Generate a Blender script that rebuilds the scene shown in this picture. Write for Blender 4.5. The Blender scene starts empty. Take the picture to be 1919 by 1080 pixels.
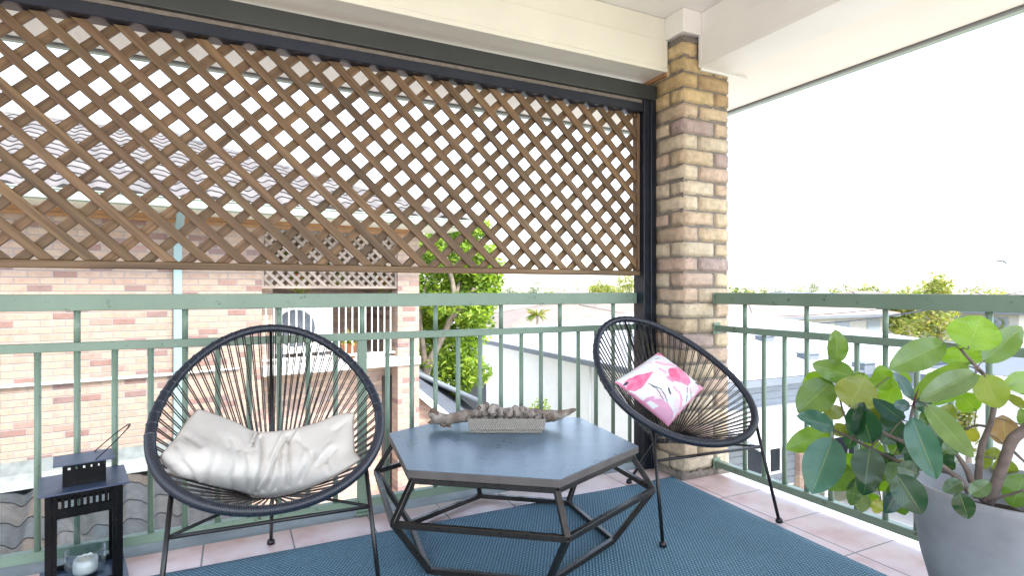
import bpy, bmesh, math, random
from mathutils import Vector, Matrix, noise
R = math.radians; PI = math.pi
S = bpy.context.scene; COL = S.collection
random.seed(7)

# ------------------------------------------------------------------ camera, world, sun
CH, CF, CX, CYH, YAW = 1.058, 1058.0, 960.0, 543.0, R(26.2)      # eye height (m), focal length (px of 1919), horizon row, heading
cam = bpy.data.cameras.new('camera'); co = bpy.data.objects.new('camera', cam); COL.objects.link(co)
co.location = (0, 0, CH); co.rotation_euler = (R(90), 0, -YAW)
cam.sensor_width = 36; cam.lens = 36*CF/1919; cam.shift_y = (CYH-540)/1919; cam.clip_end = 2000; cam.clip_start = 0.02
S.camera = co
SUN_EL, SUN_AZ = R(52), math.atan2(.33, -.944)
w = bpy.data.worlds.new("World"); S.world = w; w.use_nodes = True
nt = w.node_tree; bg = nt.nodes['Background']; sky = nt.nodes.new('ShaderNodeTexSky')
sky.sky_type = 'NISHITA'; sky.sun_disc = False; sky.sun_elevation = SUN_EL; sky.sun_rotation = SUN_AZ
sky.air_density = 1.0; sky.dust_density = 1.2; sky.ozone_density = 1.5
hs = nt.nodes.new('ShaderNodeHueSaturation'); hs.inputs['Saturation'].default_value = .65     # thin white haze over the whole sky
nt.links.new(sky.outputs[0], hs.inputs['Color']); nt.links.new(hs.outputs[0], bg.inputs[0]); bg.inputs[1].default_value = 0.15
sl = bpy.data.lights.new('sun', 'SUN'); sl.energy = 1.4; sl.angle = R(10); sl.color = (1, .93, .84)
so = bpy.data.objects.new('sun', sl); COL.objects.link(so)
sd = Vector((math.sin(SUN_AZ)*math.cos(SUN_EL), math.cos(SUN_AZ)*math.cos(SUN_EL), math.sin(SUN_EL)))
so.rotation_euler = sd.to_track_quat('Z', 'Y').to_euler(); so.location = (0, -5, 8)
S.view_settings.view_transform = 'Standard'; S.view_settings.look = 'None'
S.view_settings.exposure = 2.4; S.view_settings.gamma = 1; S.view_settings.use_curve_mapping = False
S.render.engine = 'CYCLES'
S.cycles.max_bounces = 10; S.cycles.diffuse_bounces = 5; S.cycles.transparent_max_bounces = 12

# ------------------------------------------------------------------ measuring helpers: photo pixel -> point in the place
RV = Vector((math.cos(YAW), -math.sin(YAW), 0)); FV = Vector((math.sin(YAW), math.cos(YAW), 0)); EYE = Vector((0, 0, CH))
def ray(px, py): return RV*((px-CX)/CF) + FV + Vector((0, 0, -(py-CYH)/CF))
def atd(px, py, d): return EYE + ray(px, py)*d
def atz(px, py, z): r = ray(px, py); return EYE + r*((z-CH)/r.z)
def atY(px, py, Y): r = ray(px, py); return EYE + r*(Y/r.y)
def atX(px, py, X): r = ray(px, py); return EYE + r*(X/r.x)
def proj(p):
    q = Vector(p)-EYE; d = q.dot(FV); return CX+CF*q.dot(RV)/d, CYH-CF*q.z/d, d

# ------------------------------------------------------------------ materials
MATS = {}
def newmat(name):
    m = bpy.data.materials.new(name); m.use_nodes = True; MATS[name] = m
    return m, m.node_tree, m.node_tree.nodes['Principled BSDF']
def N(nt, t, **k):
    n = nt.nodes.new(t)
    for a, b in k.items(): setattr(n, a, b)
    return n
def mathn(nt, op, a, b=None, c=None):
    n = N(nt, 'ShaderNodeMath', operation=op)
    for i, v in enumerate((a, b, c)):
        if v is None: continue
        if isinstance(v, (int, float)): n.inputs[i].default_value = v
        else: nt.links.new(v, n.inputs[i])
    return n.outputs[0]
def ramp(nt, fac, stops, interp='LINEAR'):
    r = N(nt, 'ShaderNodeValToRGB'); r.color_ramp.interpolation = interp
    e = r.color_ramp.elements
    while len(e) < len(stops): e.new(0.5)
    for i, (p, c) in enumerate(stops): e[i].position = p; e[i].color = (*c, 1)
    nt.links.new(fac, r.inputs[0]); return r.outputs[0]
def mixc(nt, fac, a, b, mode='MIX'):
    n = N(nt, 'ShaderNodeMix', data_type='RGBA', blend_type=mode)
    for i, v in ((0, fac), (6, a), (7, b)):
        if isinstance(v, (int, float)): n.inputs[i].default_value = v
        elif isinstance(v, tuple): n.inputs[i].default_value = (*v, 1)
        else: nt.links.new(v, n.inputs[i])
    return n.outputs[2]
def coords(nt, kind='Object', scale=(1, 1, 1)):
    tc = N(nt, 'ShaderNodeTexCoord'); mp = N(nt, 'ShaderNodeMapping'); mp.inputs['Scale'].default_value = scale
    nt.links.new(tc.outputs[kind], mp.inputs[0]); return mp.outputs[0]
def noisen(nt, vec, scale, detail=4, rough=.55):
    n = N(nt, 'ShaderNodeTexNoise'); n.inputs['Scale'].default_value = scale; n.inputs['Detail'].default_value = detail
    n.inputs['Roughness'].default_value = rough; nt.links.new(vec, n.inputs['Vector']); return n.outputs['Fac']
def bump(nt, bs, h, strength=.3, dist=.01):
    b = N(nt, 'ShaderNodeBump'); b.inputs['Strength'].default_value = strength; b.inputs['Distance'].default_value = dist
    nt.links.new(h, b.inputs['Height']); nt.links.new(b.outputs[0], bs.inputs['Normal'])
def lerp3(a, b, t): return tuple(x+(y-x)*t for x, y in zip(a, b))
def mul(c, k): return tuple(x*k for x in c)

def paint(name, c, rough=.5, var=.12, scale=6, metal=0, bmp=.08, spec=.5, bscale=60, stain=None):
    m, nt, b = newmat(name); v = coords(nt)
    f = noisen(nt, v, scale, 6)
    col = ramp(nt, f, [(.3, mul(c, 1-var)), (.7, mul(c, 1+var))])
    if stain:
        s = noisen(nt, v, 26, 5, .7); s = ramp(nt, s, [(.62, (0, 0, 0)), (.68, (1, 1, 1))])
        col = mixc(nt, s, col, stain)
    nt.links.new(col, b.inputs['Base Color'])
    rf = mathn(nt, 'MULTIPLY_ADD', noisen(nt, v, scale*2.3, 4), .25, rough-.12); nt.links.new(rf, b.inputs['Roughness'])
    b.inputs['Metallic'].default_value = metal; b.inputs['Specular IOR Level'].default_value = spec
    if bmp: bump(nt, b, noisen(nt, v, bscale, 3), bmp, .003)
    return m
def attr_mat(name, rough=.6, bmp=.3, bscale=90, dist=.003, mott=.25, mscale=30, spec=.4):
    """colour from the mesh's own 'col' attribute, mottled"""
    m, nt, b = newmat(name); v = coords(nt)
    a = N(nt, 'ShaderNodeAttribute', attribute_name='col')
    f = noisen(nt, v, mscale, 6, .65)
    k = ramp(nt, f, [(.25, (1-mott,)*3), (.75, (1+mott*.6,)*3)])
    nt.links.new(mixc(nt, 1.0, a.outputs['Color'], k, 'MULTIPLY'), b.inputs['Base Color'])
    b.inputs['Roughness'].default_value = rough; b.inputs['Specular IOR Level'].default_value = spec
    if bmp: bump(nt, b, noisen(nt, v, bscale, 5, .6), bmp, dist)
    return m
def brick_mat(name, cols, mortar, bl=.24, bh=.086, joint=.010, ax='x', soft=0):
    """running-bond brick pattern on a vertical wall; ax = horizontal object axis"""
    m, nt, b = newmat(name); tc = N(nt, 'ShaderNodeTexCoord'); sp = N(nt, 'ShaderNodeSeparateXYZ')
    nt.links.new(tc.outputs['Object'], sp.inputs[0])
    X = mathn(nt, 'ADD', sp.outputs[0], sp.outputs[1]) if ax == 'xy' else sp.outputs[0 if ax == 'x' else 1]
    Z = sp.outputs[2]
    zr = mathn(nt, 'DIVIDE', mathn(nt, 'ADD', Z, 20*bh*4), bh); row = mathn(nt, 'FLOOR', zr); zf = mathn(nt, 'FRACT', zr)
    off = mathn(nt, 'MULTIPLY', mathn(nt, 'MODULO', row, 2.0), .5)
    xr = mathn(nt, 'ADD', mathn(nt, 'DIVIDE', X, bl), off); ci = mathn(nt, 'FLOOR', xr); xf = mathn(nt, 'FRACT', xr)
    cv = N(nt, 'ShaderNodeCombineXYZ'); nt.links.new(ci, cv.inputs[0]); nt.links.new(row, cv.inputs[1])
    wn = N(nt, 'ShaderNodeTexWhiteNoise', noise_dimensions='2D'); nt.links.new(cv.outputs[0], wn.inputs['Vector'])
    n = len(cols); col = ramp(nt, wn.outputs['Value'], [(i/n, c) for i, c in enumerate(cols)], 'CONSTANT')
    v = coords(nt); f = noisen(nt, v, 9, 7, .7)
    col = mixc(nt, 1.0, col, ramp(nt, f, [(.28, (.70, .66, .66)), (.45, (.96, .94, .93)), (.7, (1.12, 1.12, 1.1))]), 'MULTIPLY')
    # mortar mask, edges wobbling a little
    wb = mathn(nt, 'MULTIPLY', mathn(nt, 'SUBTRACT', noisen(nt, v, 30, 2), .5), .05)
    ex = mathn(nt, 'MULTIPLY', mathn(nt, 'MINIMUM', xf, mathn(nt, 'SUBTRACT', 1.0, xf)), bl/bh)
    ez = mathn(nt, 'MINIMUM', zf, mathn(nt, 'SUBTRACT', 1.0, zf))
    e = mathn(nt, 'ADD', mathn(nt, 'MINIMUM', ex, ez), wb)
    mk = mathn(nt, 'SMOOTH_MIN', mathn(nt, 'MAXIMUM', mathn(nt, 'DIVIDE', mathn(nt, 'SUBTRACT', e, joint/bh*.42), .05), 0.0), 1.0, .1)
    nt.links.new(mixc(nt, mk, mortar, col), b.inputs['Base Color']); b.inputs['Roughness'].default_value = .85
    bump(nt, b, mathn(nt, 'ADD', mk, mathn(nt, 'MULTIPLY', f, .4)), .7, .008)
    return m
def wood(name, c1, c2, c3, rough=.62):
    m, nt, b = newmat(name); uv = N(nt, 'ShaderNodeUVMap', uv_map='uv'); mp = N(nt, 'ShaderNodeMapping')
    mp.inputs['Scale'].default_value = (2.2, 55, 1); nt.links.new(uv.outputs[0], mp.inputs[0])
    f = noisen(nt, mp.outputs[0], 1.0, 8, .65)
    mp2 = N(nt, 'ShaderNodeMapping'); mp2.inputs['Scale'].default_value = (1.3, 4, 1); nt.links.new(uv.outputs[0], mp2.inputs[0])
    g = noisen(nt, mp2.outputs[0], 1.3, 3)
    col = ramp(nt, f, [(.28, c1), (.5, c2), (.74, c3)])
    col = mixc(nt, 1.0, col, ramp(nt, g, [(.3, (.72, .70, .70)), (.7, (1.2, 1.15, 1.1))]), 'MULTIPLY')
    a = N(nt, 'ShaderNodeAttribute', attribute_name='col'); col = mixc(nt, 1.0, col, a.outputs['Color'], 'MULTIPLY')
    nt.links.new(col, b.inputs['Base Color']); b.inputs['Roughness'].default_value = rough; bump(nt, b, f, .35, .002)
    return m
def glass(name):
    m, nt, b = newmat(name); out = nt.nodes['Material Output']
    nt.nodes.remove(b); g = N(nt, 'ShaderNodeBsdfGlossy'); g.inputs['Roughness'].default_value = .02
    t = N(nt, 'ShaderNodeBsdfTransparent'); t.inputs[0].default_value = (.93, .96, .97, 1)
    lw = N(nt, 'ShaderNodeLayerWeight'); lw.inputs[0].default_value = .5; mx = N(nt, 'ShaderNodeMixShader')
    nt.links.new(mathn(nt, 'MULTIPLY_ADD', mathn(nt, 'POWER', lw.outputs['Facing'], 3.0), .6, .05), mx.inputs[0]); nt.links.new(t.outputs[0], mx.inputs[1]); nt.links.new(g.outputs[0], mx.inputs[2])
    nt.links.new(mx.outputs[0], out.inputs[0]); return m
def leafmat(name, trans=.5, rough=.35, gain=1.0, tgain=(1.5, 1.6, .5), veins=True):
    m, nt, b = newmat(name); out = nt.nodes['Material Output']
    a = N(nt, 'ShaderNodeAttribute', attribute_name='col'); col = a.outputs['Color']
    if veins:
        uv = N(nt, 'ShaderNodeUVMap', uv_map='uv'); sp = N(nt, 'ShaderNodeSeparateXYZ'); nt.links.new(uv.outputs[0], sp.inputs[0])
        av = mathn(nt, 'ABSOLUTE', sp.outputs[1])
        st = mathn(nt, 'SINE', mathn(nt, 'MULTIPLY', mathn(nt, 'SUBTRACT', sp.outputs[0], mathn(nt, 'MULTIPLY', av, .22)), 150.0))
        mid = mathn(nt, 'LESS_THAN', av, .022)
        k = mathn(nt, 'MULTIPLY_ADD', st, .025, 1.0); kk = N(nt, 'ShaderNodeCombineXYZ')
        for i in range(3): nt.links.new(k, kk.inputs[i])
        col = mixc(nt, 1.0, col, kk.outputs[0], 'MULTIPLY')
        col = mixc(nt, mathn(nt, 'MULTIPLY', mid, .45), col, (.30, .36, .16))
        f = noisen(nt, coords(nt), 18, 4); col = mixc(nt, 1.0, col, ramp(nt, f, [(.3, (.8, .84, .8)), (.7, (1.15, 1.1, 1.1))]), 'MULTIPLY')
        bump(nt, b, st, .12, .002)
    nt.links.new(col, b.inputs['Base Color']); b.inputs['Roughness'].default_value = rough
    b.inputs['Coat Weight'].default_value = .35 if veins else 0; b.inputs['Coat Roughness'].default_value = .12
    t = N(nt, 'ShaderNodeBsdfTranslucent'); nt.links.new(mixc(nt, 1.0, col, tgain, 'MULTIPLY'), t.inputs[0])
    mx = N(nt, 'ShaderNodeMixShader'); mx.inputs[0].default_value = trans
    nt.links.new(b.outputs[0], mx.inputs[1]); nt.links.new(t.outputs[0], mx.inputs[2]); nt.links.new(mx.outputs[0], out.inputs[0])
    return m

M = dict(
    rail=paint('green_rail_paint', (.165, .24, .18), .38, .10, 5, spec=.5, stain=(.05, .055, .035)),
    black=paint('black_frame_paint', (.005, .010, .021), .33, .2, 4, spec=.5),
    blackup=paint('charcoal_frame_paint', (.030, .035, .034), .5, .2, 4),
    cream=paint('cream_board_paint', (.78, .77, .66), .5, .05, 2.5, bmp=.05, bscale=25),
    ceil=paint('white_ceiling_paint', (.82, .81, .78), .6, .05, 2, bmp=.05, bscale=25),
    soffit=paint('white_soffit_paint', (.86, .82, .765), .55, .05, 1.6, bmp=.04, bscale=20),
    edge=paint('grey_gutter_paint', (.16, .165, .16), .5, .1, 3),
    gutterg=paint('pale_green_gutter_paint', (.33, .40, .33), .5, .1, 3),
    pipe=paint('pale_blue_downpipe_paint', (.24, .34, .34), .5, .06, 3),
    white=paint('white_gloss_paint', (.80, .80, .78), .4, .04, 4),
    metalroof=paint('white_metal_roof', (.50, .51, .52), .45, .08, 1.2),
    greywall=paint('grey_weatherboard_paint', (.15, .17, .195), .6, .06, 3),
    cement=paint('cement_render', (.20, .22, .215), .85, .25, 7, bmp=.4, bscale=40),
    slate=paint('slate_roof_tiles', (.085, .095, .115), .7, .2, 10, bmp=.4, bscale=25),
    tilegrey=attr_mat('weathered_concrete_tile', .85, .5, 60, .006, .35, 9),
    steel=paint('dark_burnished_steel', (.050, .046, .043), .30, .15, 22, metal=.8, bmp=0),
    cord=paint('black_vinyl_cord', (.012, .017, .029), .30, .15, 10, spec=.55, bmp=0),
    webcord=paint('dark_brown_vinyl_cord', (.034, .026, .021), .25, .2, 14, spec=.7, bmp=0),
    legs=paint('black_powdercoat', (.004, .004, .005), .33, .15, 10, bmp=.05),
    lantern=paint('black_lantern_enamel', (.0015, .0017, .0022), .25, .2, 8, spec=.25, bmp=0),
    lroof=paint('satin_lantern_roof', (.035, .060, .12), .36, .08, 5, spec=.8, bmp=0),
    fabric=paint('off_white_cotton', (.60, .575, .53), .9, .04, 8, bmp=.25, bscale=500),
    piping=paint('taupe_piping', (.36, .32, .28), .9, .06, 8, bmp=0),
    pot=paint('grey_concrete_pot', (.23, .24, .255), .58, .32, 3.5, bmp=.25, bscale=45),
    soil=paint('potting_soil', (.035, .026, .018), .95, .4, 40, bmp=.8, bscale=80),
    bark=paint('brown_bark', (.13, .10, .085), .8, .3, 30, bmp=.6, bscale=90),
    bark2=paint('grey_tree_bark', (.22, .18, .14), .9, .3, 8, bmp=.6, bscale=30),
    wax=paint('cream_wax', (.78, .76, .60), .45, .04, 12, bmp=.1),
    waxw=paint('white_wax', (.82, .82, .78), .45, .04, 12, bmp=.1),
    terracotta=paint('terracotta', (.42, .17, .08), .8, .15, 10),
    ground=paint('dry_lawn_and_dirt', (.30, .30, .20), .95, .25, .8, bmp=.3, bscale=8),
    paving=paint('pale_concrete_paving', (.52, .50, .46), .9, .1, 1.5, bmp=.2, bscale=20),
    paleboard=paint('pale_blue_grey_boards', (.25, .28, .315), .6, .06, 3), farwall=paint('distant_rendered_wall', (.42, .40, .37), .8, .08, 2), buffroof=paint('buff_roof_tiles', (.22, .18, .15), .8, .12, 2),
    redroof=paint('faded_red_roof', (.38, .285, .245), .8, .12, 2),
    dark=paint('dark_window', (.03, .035, .045), .2, .3, 3, bmp=0),
    timber=paint('orange_stained_fence', (.36, .19, .09), .8, .15, 6),
    glass=glass('clear_glass'),
    pane=glass('lantern_glass'),
    leaf=leafmat('rubber_plant_leaf', .40, .20, tgain=(1.9, 2.0, .55)),
    tleaf=leafmat('garden_tree_leaf', .45, .5, veins=False),
    pillarbrick=attr_mat('tumbled_brick', .85, .9, 70, .006, .35, 26),
    mortar=paint('old_mortar', (.20, .175, .15), .95, .25, 30, bmp=.7, bscale=120),
    print=attr_mat('printed_cotton', .85, .2, 400, .001, .05, 12, .3),
    pod=attr_mat('dried_pod', .85, .7, 120, .004, .45, 45, .3),
    lattice=wood('brown_stained_timber', (.070, .040, .018), (.145, .088, .042), (.24, .16, .085)),
    oldlattice=wood('weathered_trellis_timber', (.20, .16, .13), (.30, .25, .21), (.40, .34, .30)),
)
M['nbrick'] = brick_mat('pale_pink_brick', [(0.368, 0.264, 0.205), (0.386, 0.289, 0.221), (0.377, 0.272, 0.205), (0.359, 0.255, 0.198), (0.386, 0.281, 0.213), (0.239, 0.145, 0.122), (0.377, 0.281, 0.221), (0.368, 0.255, 0.190), (0.386, 0.289, 0.229), (0.350, 0.246, 0.190), (0.377, 0.272, 0.205), (0.313, 0.204, 0.166), (0.368, 0.272, 0.213), (0.377, 0.281, 0.213), (0.221, 0.145, 0.130), (0.386, 0.289, 0.221)], (.29, .25, .235))
M['dbrick'] = brick_mat('brown_pink_brick', [(.50, .35, .27), (.55, .40, .31), (.40, .27, .23), (.51, .36, .28), (.44, .32, .28), (.56, .41, .31)], (.34, .30, .27))
M['hbrick'] = paint('cream_render', (.72, .70, .64), .8, .05, 3, bmp=.3, bscale=30)

# pink terracotta floor tiles
def tile_mat():
    m, nt, b = newmat('pink_floor_tile'); tc = N(nt, 'ShaderNodeTexCoord'); sp = N(nt, 'ShaderNodeSeparateXYZ'); nt.links.new(tc.outputs['Object'], sp.inputs[0])
    P = .3355; e = []; ids = []
    for k, o in ((0, 2.235), (1, 2.096)):
        q = mathn(nt, 'DIVIDE', mathn(nt, 'ADD', sp.outputs[k], 40*P-o), P); f = mathn(nt, 'FRACT', q); ids.append(mathn(nt, 'FLOOR', q))
        e.append(mathn(nt, 'MINIMUM', f, mathn(nt, 'SUBTRACT', 1.0, f)))
    ed = mathn(nt, 'MINIMUM', e[0], e[1])
    mk = mathn(nt, 'MINIMUM', mathn(nt, 'MAXIMUM', mathn(nt, 'DIVIDE', mathn(nt, 'SUBTRACT', ed, .007), .006), 0.0), 1.0)
    cv = N(nt, 'ShaderNodeCombineXYZ'); nt.links.new(ids[0], cv.inputs[0]); nt.links.new(ids[1], cv.inputs[1])
    wn = N(nt, 'ShaderNodeTexWhiteNoise', noise_dimensions='2D'); nt.links.new(cv.outputs[0], wn.inputs['Vector'])
    v = coords(nt); f = noisen(nt, v, 5.5, 5)
    c = ramp(nt, f, [(.3, (.56, .36, .33)), (.5, (.68, .53, .51)), (.72, (.74, .63, .62))])
    c = mixc(nt, 1.0, c, ramp(nt, wn.outputs['Value'], [(0, (.92, .9, .9)), (1, (1.06, 1.05, 1.05))]), 'MULTIPLY')
    nt.links.new(mixc(nt, mk, (.17, .15, .15), c), b.inputs['Base Color'])
    nt.links.new(mathn(nt, 'MULTIPLY_ADD', noisen(nt, v, 14, 4), .3, .22), b.inputs['Roughness'])
    bump(nt, b, mathn(nt, 'ADD', mk, mathn(nt, 'MULTIPLY', noisen(nt, v, 20, 3), .08)), .5, .004); return m
M['tile'] = tile_mat()
def rug_mat():
    m, nt, b = newmat('blue_woven_rug'); tc = N(nt, 'ShaderNodeTexCoord'); sp = N(nt, 'ShaderNodeSeparateXYZ'); nt.links.new(tc.outputs['Object'], sp.inputs[0])
    a = mathn(nt, 'MULTIPLY', sp.outputs[0], 2*PI/.0145); c = mathn(nt, 'MULTIPLY', sp.outputs[1], 2*PI/.0115)
    # woven: alternating over/under ribs
    s1 = mathn(nt, 'SINE', mathn(nt, 'ADD', a, mathn(nt, 'MULTIPLY', mathn(nt, 'SIGN', mathn(nt, 'SINE', mathn(nt, 'MULTIPLY', c, .5))), PI/2)))
    s2 = mathn(nt, 'ABSOLUTE', mathn(nt, 'SINE', mathn(nt, 'MULTIPLY', c, .5)))
    h = mathn(nt, 'MULTIPLY', mathn(nt, 'MULTIPLY_ADD', s1, .5, .5), s2)
    v = coords(nt); f = noisen(nt, v, 140, 3, .7); g = noisen(nt, v, 2.2, 4)
    k = mathn(nt, 'MULTIPLY_ADD', f, .75, mathn(nt, 'MULTIPLY', h, .62))
    col = ramp(nt, k, [(.2, (.012, .042, .070)), (.5, (.044, .125, .185)), (.85, (.17, .31, .39))])
    col = mixc(nt, 1.0, col, ramp(nt, g, [(.3, (.85, .87, .9)), (.7, (1.15, 1.12, 1.1))]), 'MULTIPLY')
    nt.links.new(col, b.inputs['Base Color']); b.inputs['Roughness'].default_value = .75
    bump(nt, b, h, .9, .004); return m
M['rug'] = rug_mat()
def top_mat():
    m, nt, b = newmat('stone_top_sky_sheen'); v = coords(nt); f = noisen(nt, v, 5, 7, .62); g = noisen(nt, v, 55, 4, .7)
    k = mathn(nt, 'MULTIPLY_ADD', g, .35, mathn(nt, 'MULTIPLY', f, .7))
    nt.links.new(ramp(nt, k, [(.38, (.048, .095, .155)), (.5, (.078, .14, .21)), (.62, (.13, .195, .27))]), b.inputs['Base Color'])  # blue of the reflected sky is put into the stone's base colour
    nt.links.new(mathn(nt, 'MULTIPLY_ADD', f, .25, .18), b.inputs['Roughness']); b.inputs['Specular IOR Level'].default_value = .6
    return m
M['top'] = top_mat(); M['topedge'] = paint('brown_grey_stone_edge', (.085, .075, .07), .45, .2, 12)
def tray_mat():
    m, nt, b = newmat('woven_seagrass'); tc = N(nt, 'ShaderNodeTexCoord'); sp = N(nt, 'ShaderNodeSeparateXYZ'); nt.links.new(tc.outputs['Object'], sp.inputs[0])
    q = mathn(nt, 'ADD', sp.outputs[0], sp.outputs[1])
    a = mathn(nt, 'SINE', mathn(nt, 'MULTIPLY', q, 2*PI/.008)); c = mathn(nt, 'SINE', mathn(nt, 'MULTIPLY', sp.outputs[2], 2*PI/.016))
    h = mathn(nt, 'MULTIPLY_ADD', mathn(nt, 'MULTIPLY', a, c), .5, .5); f = noisen(nt, coords(nt), 160, 4, .7)
    k = mathn(nt, 'MULTIPLY_ADD', h, .5, mathn(nt, 'MULTIPLY', f, .5))
    nt.links.new(ramp(nt, k, [(.2, (.10, .085, .07)), (.5, (.27, .25, .215)), (.8, (.48, .45, .40))]), b.inputs['Base Color'])
    b.inputs['Roughness'].default_value = .8; bump(nt, b, h, .8, .003); return m
M['tray'] = tray_mat()

# ------------------------------------------------------------------ mesh helpers
class MB:
    def __init__(s): s.v = []; s.f = []; s.c = []; s.uv = []; s.sm = []; s.mi = []
    def add(s, vs, fs, col=(1, 1, 1), uvs=None, smooth=False, mi=0):
        o = len(s.v); s.v += [Vector(p) for p in vs]
        for i, f in enumerate(fs):
            s.f.append([o+k for k in f]); s.c.append(col[i] if isinstance(col, list) else col); s.sm.append(smooth); s.mi.append(mi)
            s.uv.append([uvs[k] for k in f] if uvs else [(0, 0)]*len(f))
        return s
    def box(s, a, b, col=(1, 1, 1), T=None, mi=0):
        x0, y0, z0 = [min(p, q) for p, q in zip(a, b)]; x1, y1, z1 = [max(p, q) for p, q in zip(a, b)]
        vs = [Vector(p) for p in ((x0, y0, z0), (x1, y0, z0), (x1, y1, z0), (x0, y1, z0), (x0, y0, z1), (x1, y0, z1), (x1, y1, z1), (x0, y1, z1))]
        L = max(x1-x0, y1-y0, z1-z0)
        def uvf(p):
            q = (p.x, p.y, p.z); ax = [x1-x0, y1-y0, z1-z0].index(L); o = [q[i] for i in range(3) if i != ax]
            return (q[ax], o[0]+o[1])
        uvs = [uvf(p) for p in vs]
        if T: vs = [T @ p for p in vs]
        return s.add(vs, [(0, 3, 2, 1), (4, 5, 6, 7), (0, 1, 5, 4), (1, 2, 6, 5), (2, 3, 7, 6), (3, 0, 4, 7)], col, uvs, mi=mi)
    def bar(s, p, q, wd, ht=None, up=(0, 0, 1), col=(1, 1, 1)):
        p, q = Vector(p), Vector(q); ht = ht or wd; d = (q-p); L = d.length; d.normalize(); u = Vector(up)
        if abs(d.dot(u)) > .98: u = Vector((0, 1, 0))
        x = d.cross(u).normalized(); z = x.cross(d)
        T = Matrix((( *x, 0), (*d, 0), (*z, 0), (0, 0, 0, 1))).transposed(); T.translation = p
        return s.box((-wd/2, 0, -ht/2), (wd/2, L, ht/2), col, T)
    def tube(s, pts, rad, seg=8, closed=False, caps=True, col=(1, 1, 1)):
        pts = [Vector(p) for p in pts]; n = len(pts); rr = rad if isinstance(rad, (list, tuple)) else [rad]*n
        vs = []; fs = []; uvs = []; prev = None; L = 0
        for i in range(n):
            a = pts[(i-1) % n] if (closed or i) else pts[0]; b = pts[(i+1) % n] if (closed or i < n-1) else pts[-1]
            t = (b-a)
            if t.length < 1e-9: t = Vector((0, 0, 1))
            t.normalize()
            if prev is None:
                u = Vector((0, 0, 1)) if abs(t.z) < .9 else Vector((1, 0, 0)); u = (u-t*u.dot(t)).normalized()
            else: u = (prev-t*prev.dot(t)).normalized()
            prev = u; w_ = t.cross(u)
            if i: L += (pts[i]-pts[i-1]).length
            for k in range(seg):
                an = 2*PI*k/seg; vs.append(pts[i]+(u*math.cos(an)+w_*math.sin(an))*rr[i]); uvs.append((L, k/seg))
        m = n if closed else n-1
        for i in range(m):
            for k in range(seg):
                j = (i+1) % n; k2 = (k+1) % seg; fs.append((i*seg+k, i*seg+k2, j*seg+k2, j*seg+k))
        if caps and not closed: fs.append(tuple(range(seg-1, -1, -1))); fs.append(tuple((n-1)*seg+k for k in range(seg)))
        return s.add(vs, fs, col, uvs, True)
    def lathe(s, prof, c=(0, 0, 0), seg=32, col=(1, 1, 1), smooth=True):
        vs = []; fs = []; c = Vector(c)
        for r, z in prof:
            for k in range(seg): vs.append(c+Vector((r*math.cos(2*PI*k/seg), r*math.sin(2*PI*k/seg), z)))
        for i in range(len(prof)-1):
            for k in range(seg): k2 = (k+1) % seg; fs.append((i*seg+k, i*seg+k2, (i+1)*seg+k2, (i+1)*seg+k))
        if prof[0][0] > .002: fs.append(tuple(range(seg-1, -1, -1)))
        if prof[-1][0] > .002: fs.append(tuple((len(prof)-1)*seg+k for k in range(seg)))
        return s.add(vs, fs, col, None, smooth)
    def prism(s, poly, off, col=(1, 1, 1), uvs=None):
        """poly: list of 3-D points; off: extrusion vector"""
        n = len(poly); off = Vector(off); a = [Vector(p) for p in poly]; vs = a+[p+off for p in a]
        fs = [tuple(range(n)), tuple(range(2*n-1, n-1, -1))]+[(i, i+n, (i+1) % n+n, (i+1) % n) for i in range(n)]
        return s.add(vs, fs, col, (uvs+uvs) if uvs else None)
    def ell(s, c, r, col=(1, 1, 1), seg=12, rings=8, T=None, ns=0, nsc=1):
        vs = []; fs = []; c = Vector(c)
        for i in range(rings+1):
            th = PI*i/rings
            for k in range(seg):
                ph = 2*PI*k/seg; n = Vector((math.sin(th)*math.cos(ph), math.sin(th)*math.sin(ph), math.cos(th)))
                q = 1+(ns*noise.noise(n*nsc+c*7) if ns else 0)
                p = Vector((n.x*r[0]*q, n.y*r[1]*q, n.z*r[2]*q)); p = T @ p if T else p
                vs.append(c+p)
        for i in range(rings):
            for k in range(seg): k2 = (k+1) % seg; fs.append((i*seg+k, (i+1)*seg+k, (i+1)*seg+k2, i*seg+k2))
        return s.add(vs, fs, col, None, True)
    def mesh(s, name):
        me = bpy.data.meshes.new(name); me.from_pydata([tuple(p) for p in s.v], [], s.f); 
        ca = me.color_attributes.new('col', 'FLOAT_COLOR', 'CORNER'); uv = me.uv_layers.new(name='uv'); k = 0
        cd = []; ud = []
        for i, f in enumerate(s.f):
            for j in range(len(f)): cd += [*s.c[i][:3], 1.0]; ud += list(s.uv[i][j])
        ca.data.foreach_set('color', cd); uv.data.foreach_set('uv', ud)
        me.polygons.foreach_set('use_smooth', s.sm); me.polygons.foreach_set('material_index', s.mi); me.update(); return me
    def build(s, name, mat, parent=None, bevel=0, segs=1, origin=None, label=None, sub=0):
        me = s.mesh(name)
        if origin is not None: me.transform(Matrix.Translation(-Vector(origin)))
        o = bpy.data.objects.new(name, me); COL.objects.link(o)
        for mm in (mat if isinstance(mat, (list, tuple)) else [mat]): me.materials.append(mm)
        if origin is not None: o.location = origin
        if parent is not None:
            o.parent = parent
            wm = parent_world(parent); o.matrix_parent_inverse = wm.inverted()
        if bevel:
            b = o.modifiers.new('bevel', 'BEVEL'); b.width = bevel; b.segments = segs; b.limit_method = 'ANGLE'; b.angle_limit = R(40)
        if sub: u = o.modifiers.new('sub', 'SUBSURF'); u.levels = sub; u.render_levels = sub
        if label: o['label'] = label
        return o
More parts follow.
